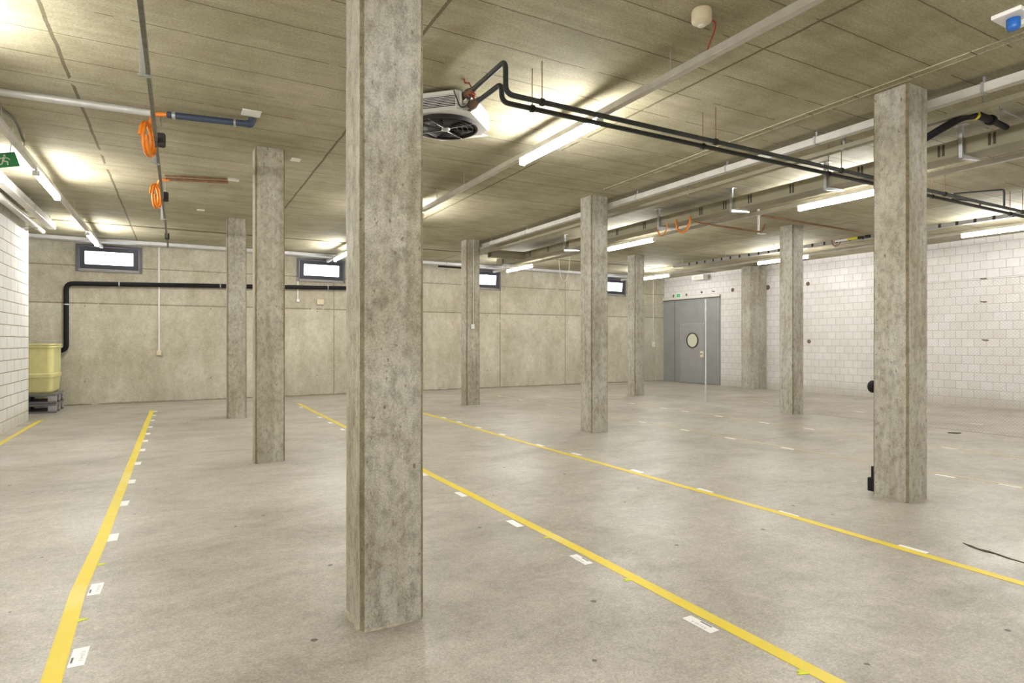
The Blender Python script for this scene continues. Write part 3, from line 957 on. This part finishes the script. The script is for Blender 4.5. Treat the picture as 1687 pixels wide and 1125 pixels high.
for x in (-.6, 1.9, 4.4, 6.9, 9.4, 11.9):
    MB().box(x, x + .03, 16.41, 16.73, 3.727, 3.8195).build('duct_band', M['galv'], t)
tag(MB().tube([(6.60, 16.30, 3.66), (7.4, 16.30, 3.655)], .028, 10).build('ceiling_pipe', M['blackpipe']), 'short black tube under the ceiling behind the conduit column', 'pipe')

# switch and conduit on the distant column
t = thing('light_switch', 'small white switch with a thin conduit on the distant column face', 'switch', (5.92, 12.54, 1.75))
MB().bevelbox(5.885, 5.965, 12.515, 12.548, 1.76, 1.87, .006).build('switch_box', M['plastic'], t)
MB().cyl((5.945, 12.538, 1.87), (5.945, 12.538, H), .010, 8).build('tube_run', M['conduit'], t)
t = thing('light_switch', 'small white switch on the concrete corner beside the grey sliding door', 'switch', (15.37, 16.88, 1.27))
MB().bevelbox(15.32, 15.43, 16.85, 16.899, 1.27, 1.46, .008).build('switch_box', M['plastic'], t)
MB().cyl((15.375, 16.885, 1.46), (15.375, 16.885, 3.75), .014, 8).build('tube_run', M['conduit'], t)

# yellow tub on stacked plastic pallets behind the white wall end
t = thing('plastic_tub', 'yellow plastic tub on grey pallets behind the end of the white wall', 'tub', (-2.80, 15.9, .40))
def rrect(x0, x1, y0, y1, r, n=5):
    out = []
    for (cx, cy, a0) in ((x1 - r, y1 - r, 0), (x0 + r, y1 - r, 90), (x0 + r, y0 + r, 180), (x1 - r, y0 + r, 270)):
        for k in range(n + 1):
            a = math.radians(a0 + 90 * k / n)
            out.append((cx + r * math.cos(a), cy + r * math.sin(a)))
    return out
body = MB()
prof = [(.06, .40), (.03, .44), (.012, .70), (.008, .72), (-.006, .73), (-.006, .80), (.008, .81), (.004, 1.33), (-.004, 1.34)]
rs = [rrect(-3.30 + e, -2.262 - e, 15.42 + e, 16.42 - e, .10) for e, _ in prof]
n = len(rs[0])
vs = [(p[0], p[1], prof[k][1]) for k, r_ in enumerate(rs) for p in r_]
fs = [(k * n + q, k * n + (q + 1) % n, (k + 1) * n + (q + 1) % n, (k + 1) * n + q) for k in range(len(prof) - 1) for q in range(n)]
fs += [tuple(reversed(range(n))), tuple(range((len(prof) - 1) * n, len(prof) * n))]
body.add(vs, fs).build('shell', M['yellowtub'], t)
MB().prism(rrect(-3.32, -2.242, 15.40, 16.44, .11), 1.345, 1.375).prism(rrect(-3.315, -2.247, 15.405, 16.435, .11), 1.395, 1.42).prism(rrect(-3.29, -2.27, 15.43, 16.41, .10), 1.36, 1.41).build('rim', M['yellowtub'], t)

for k, z0 in enumerate((.0, .20)):
    t = thing('plastic_pallet', ['grey plastic pallet on the floor at the bottom of the pair under the yellow tub', 'grey plastic pallet on top of another, directly under the yellow tub'][k], 'pallet', (-2.8, 15.9, z0), 'pallets under the yellow tub')
    x0, x1, y0, y1 = -3.35, -2.21, 15.34, 16.30
    d = MB()
    for q in range(7):
        yy = y0 + (y1 - y0) * q / 7
        d.bevelbox(x0, x1, yy + .006, yy + .125, z0 + .165, z0 + .196, .004)
    d.bevelbox(x0, x1, y0, y1, z0 + .15, z0 + .166, .003)
    d.build('deck', M['pallet'], t)
    for yy in (y0, (y0 + y1) / 2 - .06, y1 - .12):
        for xx in (x0, (x0 + x1) / 2 - .07, x1 - .14):
            MB().bevelbox(xx, xx + .14, yy, yy + .12, z0 + .035, z0 + .151, .01).build('foot', M['palletlite'] if xx == x1 - .14 else M['pallet'], t)
        MB().bevelbox(x0, x1, yy, yy + .12, z0 + .001, z0 + .036, .004).build('runner', M['pallet'], t)

# ----------------------------------------------------------------------------
# CEILING HEATER WITH PIPES
# ----------------------------------------------------------------------------
hc = Vector((2.30, 5.49, 0)); hd = .50
ht = thing('ceiling_heater', 'white ceiling fan heater with louvred sides and black fan, behind the front column', 'heater', (hc.x, hc.y, 3.53))
ZB, ZT = 3.60, 3.785
c_ = .075
sq = []
for k in range(4):          # vertices of the square stand on the axes; corners cut
    a = math.radians(-90 + 90 * k)
    tip = Vector((math.cos(a), math.sin(a), 0)) * hd
    nx = Vector((-math.sin(a), math.cos(a), 0))
    for s in (-1, 1):
        q = hc + tip * (1 - c_ / hd) + nx * s * c_
        sq.append((q.x, q.y))
MB().prism(sq, ZB, ZB + .02).prism(sq, ZT - .02, ZT).build('casing', M['heater'], ht)
core = [(hc.x + (p[0] - hc.x) * .90, hc.y + (p[1] - hc.y) * .90) for p in sq]
MB().prism(core, ZB + .02, ZT - .02).build('dark_core', M['louvreback'], ht)
for k in range(4):
    a = math.radians(-45 + 90 * k)
    out = Vector((math.cos(a), math.sin(a), 0)); tn = Vector((-math.sin(a), math.cos(a), 0))
    R = Matrix(((tn.x, out.x, 0, hc.x), (tn.y, out.y, 0, hc.y), (0, 0, 1, 0), (0, 0, 0, 1)))
    half = hd / math.sqrt(2) - c_ * .71 * .98
    ap = hd / math.sqrt(2)
    g = MB()
    g.box(-half, -half + .025, ap - .03, ap + .002, ZB + .02, ZT - .02, R).box(half - .025, half, ap - .03, ap + .002, ZB + .02, ZT - .02, R)
    g.box(-half, half, ap - .03, ap + .002, ZB + .018, ZB + .034, R).box(-half, half, ap - .03, ap + .002, ZT - .034, ZT - .018, R)
    gr = g.build('grille_frame', M['heater'], ht)
    s = MB()
    for q in range(8):
        z = ZB + .042 + q * (ZT - ZB - .08) / 7
        s.box(-half + .025, half - .025, ap - .024, ap - .003, z - .0025, z + .0025, R @ Matrix.Translation((0, ap - .014, z)) @ Matrix.Rotation(math.radians(-22), 4, 'X') @ Matrix.Translation((0, -(ap - .014), -z)))
    s.build('louvre', M['slat'], gr)
    # corner plates
    a2 = math.radians(-90 + 90 * k)
    o2 = Vector((math.cos(a2), math.sin(a2), 0)); t2 = Vector((-math.sin(a2), math.cos(a2), 0))
    R2 = Matrix(((t2.x, o2.x, 0, hc.x), (t2.y, o2.y, 0, hc.y), (0, 0, 1, 0), (0, 0, 0, 1)))
    MB().box(-c_, c_, hd - c_ - .012, hd - c_, ZB + .02, ZT - .02, R2).build('corner_plate', M['heater'], ht)
MB().disc_ring((hc.x, hc.y, ZB - .036), (0, 0, 1), .300, .318, .038, 48).build('fan_shroud', M['fan'], ht)
MB().cyl((hc.x, hc.y, ZB - .004), (hc.x, hc.y, ZB + .001), .31, 48).build('fan_backplate', M['louvreback'], ht)
for k in range(7):
    a = 2 * math.pi * k / 7
    bl = MB(); vs = []
    for rr, dz, da in ((.06, -.006, .0), (.17, -.004, .05), (.28, -.002, .12)):
        for s in (-1, 1):
            an = a + da + s * (.38 if rr > .1 else .44)
            vs.append((hc.x + rr * math.cos(an), hc.y + rr * math.sin(an), ZB - .020 + s * .008 + dz))
    n_ = len(vs)
    vs += [(p[0], p[1], p[2] - .003) for p in vs]
    bl.add(vs, [(0, 1, 3, 2), (2, 3, 5, 4), (6, 8, 9, 7), (8, 10, 11, 9), (0, 6, 7, 1), (4, 5, 11, 10), (0, 2, 8, 6), (2, 4, 10, 8), (1, 7, 9, 3), (3, 9, 11, 5)], True)
    bl.build('fan_blade', M['fan'], ht)
MB().lathe((hc.x, hc.y, ZB - .052), [(.02, 0), (.040, .004), (.044, .012), (.044, .045), (.03, .05)], 24).build('fan_motor', M['galv'], ht)
gd = MB()
for r_ in (.12, .17, .22, .27):
    gd.tube([(hc.x + r_ * math.cos(2 * math.pi * k / 32), hc.y + r_ * math.sin(2 * math.pi * k / 32), ZB - .040) for k in range(32)], .0022, 5, closed=True)
gd.build('fan_guard', M['fan'], ht)
for a in (35, 125, 215, 305):
    a = math.radians(a)
    MB().cyl((hc.x + .04 * math.cos(a), hc.y + .06 * math.sin(a), ZB - .043), (hc.x + .315 * math.cos(a), hc.y + .315 * math.sin(a), ZB - .036), .003, 6).build('guard_strut', M['galv'], ht)
# open deflector flap on the far right side
a = math.radians(45)
out = Vector((math.cos(a), math.sin(a), 0)); tn = Vector((-math.sin(a), math.cos(a), 0))
R = Matrix(((tn.x, out.x, 0, hc.x), (tn.y, out.y, 0, hc.y), (0, 0, 1, 0), (0, 0, 0, 1)))
MB().box(-.26, .26, 0, .17, -.006, .006, R @ Matrix.Translation((0, hd / math.sqrt(2) + .005, ZB + .012)) @ Matrix.Rotation(math.radians(12), 4, 'X')).build('air_flap', M['slat'], ht)
for sx, sy in ((-.25, 0), (.25, 0), (0, .28), (0, -.28)):
    MB().cyl((hc.x + sx, hc.y + sy, ZT), (hc.x + sx, hc.y + sy, H), .006, 8).build('hanger_rod', M['galv'], ht)
# valve group on the corner plate
MB().tube([(2.315, 5.064, 3.735), (2.315, 5.03, 3.735)], .042, 14).build('union_nut', M['brass'], ht)
MB().tube([(2.362, 5.064, 3.645), (2.362, 5.03, 3.645)], .038, 14).build('union_nut', M['brass'], ht)

PZ = 3.475
def supply(name, label, x, ydrop, ztop, yend, zend, vx):
    t = thing(name, label, 'pipe', (x, ydrop, PZ - .03), 'pair of dark heating pipes')
    MB().tube(bent([(x, yend, zend), (x, ydrop, ztop), (x, ydrop, PZ), (XR - .02, ydrop, PZ)], .075, 6), .0225, 14).build('tube_run', M['darkpipe'], t)
    v = MB().tube([(x, yend + .002, zend), (x, yend - .05, zend + .001), (x, yend - .10, zend), (x, yend - .16, zend)], [.034, .044, .032, .026], 12)
    vb = v.build('valve_body', M['brass'], t)
    if vx > 0:
        MB().cyl((x, yend - .12, zend + .02), (x - .03, yend - .12, zend + .065), .007, 8).build('valve_stem', M['brass'], vb)
        MB().tube([(x - .03, yend - .12, zend + .062), (x - .055, yend - .09, zend + .07), (x - .08, yend - .12, zend + .085), (x - .07, yend - .16, zend + .11)], .009, 8).build('lever', M['valve'], vb)
    else:
        MB().tube([(x - .045 + .035 * math.cos(2 * math.pi * k / 20), yend - .10 + .035 * math.sin(2 * math.pi * k / 20), zend + .06) for k in range(20)], .010, 8, closed=True).cyl((x, yend - .10, zend + .01), (x - .045, yend - .10, zend + .062), .010, 8).build('hand_wheel', M['valve'], vb)
    for hx in ((2.66 if vx > 0 else 2.66), (4.71 if vx > 0 else 4.70), 6.79, 9.1, 11.4, 13.6):
        h = MB().cyl((hx, ydrop, PZ + .02), (hx, ydrop, H), .0045, 6)
        h.build('hanger_rod', M['rust'], t)
        MB().disc_ring((hx - .014, ydrop, PZ), (1, 0, 0), .0225, .032, .028, 16).build('pipe_clamp', M['dark'], t)
    return t
supply('heating_pipe', 'upper dark heating pipe of the pair, rising highest towards the heater', 2.313, 4.27, 3.745, 5.028, 3.735, 1)
supply('heating_pipe', 'lower dark heating pipe of the pair, with the lower bend', 2.362, 4.43, 3.63, 5.028, 3.645, -1)
# actuator between the valves
ac = thing('valve_actuator', 'small pale green actuator with cable between the two heater valves', 'valve', (2.31, 5.0, 3.66))
MB().bevelbox(2.285, 2.335, 4.98, 5.05, 3.665, 3.69, .008).build('housing', M['conduit'], ac)
MB().tube(bent([(2.30, 4.98, 3.68), (2.30, 4.90, 3.67), (2.28, 4.95, 3.60), (2.25, 5.03, 3.61), (2.20, 5.06, 3.77)], .05), .006, 6).build('cable', M['dark'], ac)

# branch loops on the pair of pipes near the frame edge
for (x0, x1, zt, yy, lab) in ((9.30, 10.80, 3.745, 4.27, 'tall thin branch loop above the dark pipes at the far side'), (9.60, 10.45, 3.56, 4.43, 'low thin branch loop above the dark pipes at the far side')):
    o = MB().tube(bent([(x0, yy, PZ + .024), (x1, yy, zt), (x1, yy, PZ + .024)], .06), .014, 10).build('branch_pipe', M['darkpipe'])
    tag(o, lab, 'pipe', 'branch loops on the heating pipes')

# smoke detector with red cable
t = thing('smoke_detector', 'white smoke detector on the ceiling with a red cable', 'detector', (3.236, 3.06, 3.70))
MB().lathe((3.236, 3.06, H - .112), [(.030, 0), (.040, .004), (.046, .018), (.066, .022), (.070, .03), (.070, .10), (.062, .1115)], 32).build('body', M['cream'], t)
MB().lathe((3.236, 3.06, H - .122), [(.014, 0), (.026, .003), (.028, .010)], 20).build('sensor_tip', M['plastic'], t)
MB().tube(bent([(3.30, 3.08, 3.78), (3.42, 3.10, 3.80), (3.47, 3.15, 3.78), (3.455, 3.22, 3.64)], .05), .006, 6).build('cable', M['red'], t)

# white beacon with blue dome near the frame edge
t = thing('ceiling_beacon', 'white ceiling beacon plate with a blue dome near the seam', 'beacon', (5.27, 2.02, 3.68))
MB().bevelbox(5.13, 5.42, 1.93, 2.11, H - .03, H, .006).build('base_plate', M['plastic'], t)
MB().lathe((5.25, 2.02, H - .115), [(.015, 0), (.034, .008), (.042, .025), (.042, .088)], 20).build('dome', M['blue'], t)
MB().bevelbox(5.30, 5.36, 1.95, 2.09, H - .07, H - .03, .01).build('side_block', M['plastic'], t)

# ----------------------------------------------------------------------------
# TRUNKS AND TRAYS BEYOND THE MIDDLE COLUMNS
# ----------------------------------------------------------------------------
t = thing('cable_raceway', 'pale closed cable trunk passing just behind the middle row of columns', 'trunk', (6.25, 5, 3.67))
MB().bevelbox(6.20, 6.29, -3, 13.6, 3.672, 3.752, .005).build('casing', M['trunk'], t)
for y in (-.5, 1.4, 2.6, 3.5, 4.2, 5.45, 7.2, 8.6, 10.6, 12.2):
    MB().bevelbox(6.193, 6.297, y, y + .025, 3.664, 3.76, .002).box(6.235, 6.255, y + .002, y + .022, 3.76, H - .002).build('trunk_bracket', M['galv'], t)
t = thing('conduit_pair', 'beige conduit strip hanging slightly lower beside the pale cable trunk', 'conduit', (6.42, 5, 3.57))
MB().bevelbox(6.39, 6.47, -3, 13.6, 3.59, 3.64, .004).build('casing', M['tray'], t)
for y in (-1, 1.5, 4.0, 6.3, 8.7, 11.2, 13.2):
    MB().box(6.42, 6.44, y, y + .02, 3.64, H).box(6.385, 6.475, y - .005, y + .025, 3.583, 3.589).build('hanger_strip', M['galv'], t)

tx0, tx1, tz0, tz1 = 7.45, 7.75, 3.505, 3.68
t = thing('cable_tray', 'wide khaki cable tray with slotted side hanging across the hall', 'cable tray', (7.6, 5, tz0))
MB().box(tx0, tx1, -3, 14.25, tz0, tz0 + .004).box(tx0, tx0 + .004, -3, 14.25, tz0 + .004, tz1).box(tx1 - .004, tx1, -3, 14.25, tz0 + .004, tz1).box(tx0 + .004, tx0 + .022, -3, 14.25, tz1 - .004, tz1).box(tx1 - .022, tx1 - .004, -3, 14.25, tz1 - .004, tz1).build('channel', M['tray'], t)
MB().box(tx0, tx1, 14.25, 14.256, tz0, tz1).build('end_plate', M['dark'], t)
for y in (1.2, 2.1, 3.05, 3.53, 4.44, 5.40, 6.10, 6.57, 7.06, 8.42, 9.2, 10.1, 10.9, 11.7, 12.5, 13.3):
    s = MB()
    for q in (-.034, .010):
        s.box(tx0 - .002, tx0 + .001, y + q, y + q + .026, tz0 + .03, tz1 - .02)
    s.build('side_slot', M['trayslot'], t)
# branch of the tray towards the middle row
b = MB().box(6.55, tx0, 12.8, 12.804, tz0, tz1).box(6.55, tx0, 13.0, 13.004, tz0, tz1).box(6.55, tx0, 12.8, 13.0, tz0, tz0 + .004)
b.build('branch_channel', M['tray'], t)
cb = MB()
for q in range(5):
    cb.tube([(tx0 + .05 + q * .045, yy, tz0 + .02 + .004 * math.sin(yy * 2 + q)) for yy in [-3 + .5 * k for k in range(35)]], .011, 6)
cb.build('laid_cable', M['dark'], t)

for k, (y, lab) in enumerate(((3.324, 'steel L-shaped hanger of the khaki tray beside the knob column'), (4.883, 'steel L-shaped hanger of the khaki tray next to the dark pipes'), (6.416, 'steel L-shaped hanger of the khaki tray with a bright white foot'),
                              (8.016, 'steel hanger of the khaki tray beside the orange loops'), (10.978, 'white L-shaped hanger near the far end of the khaki tray'), (13.9, 'last hanger at the end of the khaki tray'))):
    h = thing('tray_hanger', lab, 'hanger', (7.42, y, 3.46), 'hangers of the khaki cable tray')
    MB().box(7.405, 7.445, y - .02, y - .017, 3.455, H).box(7.405, 7.408, y - .017, y + .02, 3.455, H).box(7.405, 7.445, y + .017, y + .02, 3.455, H).build('strut', M['galv'], h)
    MB().add([(7.446, y - .02, 3.455), (7.80, y - .02, 3.488), (7.80, y + .02, 3.488), (7.446, y + .02, 3.455),
              (7.446, y - .02, 3.503), (7.80, y - .02, 3.503), (7.80, y + .02, 3.503), (7.446, y + .02, 3.503)],
             [(3, 2, 1, 0), (4, 5, 6, 7), (0, 1, 5, 4), (1, 2, 6, 5), (2, 3, 7, 6), (3, 0, 4, 7)]).build('arm', M['galv'], h)
    MB().bevelbox(7.38, 7.47, y - .06, y + .06, H - .008, H, .002).build('top_plate', M['galv'], h)

def u_loop(x, y0, y1, z0, zl, r, label, mat):
    pts = [(x, y0, z0)]
    for k in range(13):
        a = math.pi * k / 12
        pts.append((x, (y0 + y1) / 2 + (y0 - y1) / 2 * math.cos(a), z0 - .02 - (z0 - zl) * math.sin(a)))
    pts.append((x, y1, z0))
    return tag(MB().tube(pts, r, 8).build('hanging_cable', mat), label, 'cable', 'cable loops under the trays')
u_loop(7.43, 8.06, 7.82, 3.55, 3.35, .011, 'thinner orange cable loop hanging below the khaki tray', M['orange'])
u_loop(7.43, 7.60, 7.28, 3.55, 3.33, .018, 'thicker orange cable loop hanging below the khaki tray', M['orange'])
u_loop(8.47, 12.78, 12.30, 3.57, 3.00, .008, 'long thin white cable loop hanging near the far windows', M['plastic'])
t = MB().tube(bent([(7.46, 7.24, 3.485), (7.6, 7.19, 3.44), (8.9, 7.12, 3.40), (9.02, 7.12, 3.42), (9.10, 7.12, 3.55)], .08), .016, 8)
tag(t.build('orange_conduit', M['rust']), 'rusty orange conduit running sideways from the khaki tray', 'conduit')
h = thing('conduit_hanger', 'small white hanger at the end of the rusty orange conduit', 'hanger', (8.98, 7.14, 3.37))
MB().box(8.97, 9.0, 7.16, 7.19, 3.38, H).box(8.97, 9.10, 7.10, 7.19, 3.372, 3.38).build('strap', M['plastic'], h)
tag(MB().tube([(9.2, 7.26, 3.74), (12.36, 7.36, 3.74)], .02, 8).build('brown_conduit', M['rust']), 'dark brown conduit under the ceiling behind the column at the fence', 'conduit')

# black hose with yellow band behind the thick column
t = thing('black_hose', 'black bent pipe with a yellow band under the ceiling beside the knob column', 'hose', (6.7, 2.9, 3.45))
MB().tube(bent([(6.52, 3.42, 3.43), (6.50, 3.15, 3.52), (6.44, 2.86, 3.585), (6.62, 2.82, 3.61)], .1), .036, 14).tube([(6.62, 2.82, 3.61), (6.86, 2.82, 3.61), (6.88, 2.82, 3.61), (7.20, 2.83, 3.60)], [.036, .036, .030, .028], 14).build('tube_run', M['blackpipe'], t)
MB().disc_ring((6.56, 2.828, 3.605), (1, 0, 0), .030, .042, .03, 18).build('yellow_band', M['yellowband'], t)
MB().disc_ring((6.84, 2.82, 3.61), (1, 0, 0), .030, .048, .04, 18).build('coupling', M['blackpipe'], t)
for hx in (6.72, 7.05):
    MB().cyl((hx, 2.825, 3.63), (hx, 2.825, H), .006, 8).build('hanger_rod', M['galv'], t)
tag(MB().tube([(6.92, 2.76, 3.70), (7.36, 2.76, 3.69)], [.012, .006], 8).build('thin_rod', M['galv']), 'thin bright rod beside the black bent pipe', 'rod')

# black dotted tray near the block wall
dx = 12.4
t = thing('dotted_tray', 'slim cable tray with black dots along its side near the block wall', 'cable tray', (dx, 7, 3.585))
MB().bevelbox(dx - .01, dx + .12, -1, 12.8, 3.59, 3.655, .004).build('channel', M['dottray'], t)
y = 1.6
while y < 12.4:
    MB().bevelbox(dx - .022, dx - .0101, y, y + .045, 3.588, 3.657, .004).build('black_clip', M['dark'], t)
    y += .285
for y in (2.4, 4.6, 6.9, 9.5, 10.95, 12.5):
    MB().cyl((dx + .05, y, 3.655), (dx + .05, y, H), .006, 8).build('hanger_rod', M['galv'], t)
b = thing('signal_sleeve', 'yellow and black banded sleeve on the dotted tray beside the knob column', 'sleeve', (dx - .05, 7.5, 3.62))
MB().tube([(dx - .055, 7.62, 3.625), (dx - .055, 7.40, 3.625)], .030, 12).build('yellow_sleeve', M['yellowband'], b)
MB().tube([(dx - .055, 7.40, 3.625), (dx - .055, 7.34, 3.625)], .032, 12).build('black_ring', M['dark'], b)
MB().tube([(dx - .055, 7.25, 3.625), (dx - .055, 7.16, 3.625)], .032, 12).build('black_ring', M['dark'], b)
MB().tube([(dx - .055, 7.90, 3.625), (dx - .055, 7.62, 3.625)], .022, 12).build('pale_tube', M['plastic'], b)
u_loop(dx - .05, 7.98, 7.78, 3.66, 3.54, .012, 'small brown cable loop at the banded sleeve on the dotted tray', M['rust'])

# emergency light box + exit pictogram above the grey door
t = thing('emergency_light', 'white emergency light box on top of the block wall above the door', 'light', (15.7, 14.9, 3.55))
MB().bevelbox(15.52, 15.76, 14.62, 15.14, 3.58, 3.74, .02).build('housing', M['plastic'], t)
MB().bevelbox(15.508, 15.52, 14.66, 15.02, 3.61, 3.70, .003).build('lens', M['conduit'], t)
MB().box(15.76, 15.899, 14.8, 14.95, 3.63, 3.69).build('wall_arm', M['dark'], t)
t = thing('exit_sign', 'tiny bright green exit sign above the grey sliding door', 'sign', (XR - .03, 16.15, 3.06))
MB().bevelbox(XR - .03, XR - .001, 15.98, 16.32, 3.07, 3.21, .004).build('board', M['plastic'], t)
MB().box(XR - .034, XR - .0301, 16.02, 16.27, 3.085, 3.195).build('green_panel', M['greenlit'], t)
MB().box(XR - .037, XR - .0342, 16.19, 16.24, 3.10, 3.18).box(XR - .037, XR - .0342, 16.06, 16.10, 3.12, 3.15).build('pictogram', M['plastic'], t)

# black parts on the far side of the knob column
t = thing('round_stopper', 'round black knob sticking out behind the thick column at hip height', 'knob', (5.85, 3.36, .98))
MB().lathe((5.852, 3.331, 1.035), [(.052, 0), (.060, .012), (.060, .045), (.050, .06), (.03, .068)], 24, Matrix.Rotation(math.radians(-90), 4, 'X')).build('cap', M['blackpipe'], t)
t = thing('rubber_buffer', 'stepped black rubber buffer low on the thick column, near the floor', 'buffer', (5.85, 3.37, .02))
MB().bevelbox(5.815, 5.93, 3.331, 3.40, .03, .16, .008).build('lower_block', M['blackpipe'], t)
MB().bevelbox(5.83, 5.91, 3.331, 3.375, .161, .27, .008).build('upper_block', M['blackpipe'], t)

# ----------------------------------------------------------------------------
# WIRE MESH FENCE between the far columns
# ----------------------------------------------------------------------------
FX, FT = 11.06, 2.44
def fence(y0, y1, posts, label):
    t = thing('mesh_fence', label, 'fence', (FX, (y0 + y1) / 2, 0), 'wire mesh fence panels')
    w = MB(); p = .05; r = .0013
    n = int((y1 - y0 + FT) / p) + 1
    def seg(a, b):
        d = (b - a).normalized(); u = Vector((1, 0, 0)); q = d.cross(u)
        vs = [c + (u * math.cos(k * 2.0944) + q * math.sin(k * 2.0944)) * r for c in (a, b) for k in range(3)]
        w.add(vs, [(0, 1, 4, 3), (1, 2, 5, 4), (2, 0, 3, 5)])
    for k in range(n):
        for sgn in (1, -1):
            # diagonal line  y = s + z   (or mirrored)
            s = y0 - FT + k * p
            za, zb = max(0.03, y0 - s), min(FT, y1 - s)
            if zb - za < .02:
                continue
            if sgn > 0:
                seg(Vector((FX, s + za, za)), Vector((FX, s + zb, zb)))
            else:
                seg(Vector((FX + .004, y0 + y1 - s - za, za)), Vector((FX + .004, y0 + y1 - s - zb, zb)))
    w.build('wire_mesh', M['wire'], t)
    MB().tube([(FX, y0, FT + .005), (FX, y1, FT + .005)], .004, 6).build('tension_wire', M['wire'], t)
    MB().tube([(FX, y0, .03), (FX, y1, .03)], .003, 6).build('tension_wire', M['wire'], t)
    for y in posts:
        po = MB().cyl((FX - .022, y, 0), (FX - .022, y, 2.49), .021, 14).build('post', M['post'], t)
        MB().bevelbox(FX - .08, FX + .04, y - .06, y + .06, 0, .008, .002).build('foot_plate', M['galv'], po)
fence(8.10, 12.54, (10.31,), 'wire mesh fence with one slim steel post in front of the grey door')
fence(2.2, 7.77, (5.55,), 'wire mesh fence before the block wall, on both sides of the knob column')

# ----------------------------------------------------------------------------
# CAMERA, WORLD, VIEW
# ----------------------------------------------------------------------------
cam = bpy.data.cameras.new('camera')
cam.sensor_fit = 'HORIZONTAL'
cam.sensor_width = 36.0
cam.lens = 987.8 / 1687 * 36.0
cam.clip_start = .05
cam.clip_end = 100
co = bpy.data.objects.new('camera', cam)
COL.objects.link(co)
co.location = (0, 0, CAM_H)
co.rotation_euler = (math.radians(90), 0, -.507)
scene.camera = co

w = bpy.data.worlds.new('world'); scene.world = w
w.use_nodes = True
w.node_tree.nodes['Background'].inputs[0].default_value = (.75, .85, 1, 1)
w.node_tree.nodes['Background'].inputs[1].default_value = .6

vs = scene.view_settings
vs.view_transform = 'Standard'
vs.look = 'None'
vs.exposure = 1.70
vs.gamma = 1.0
vs.use_curve_mapping = False
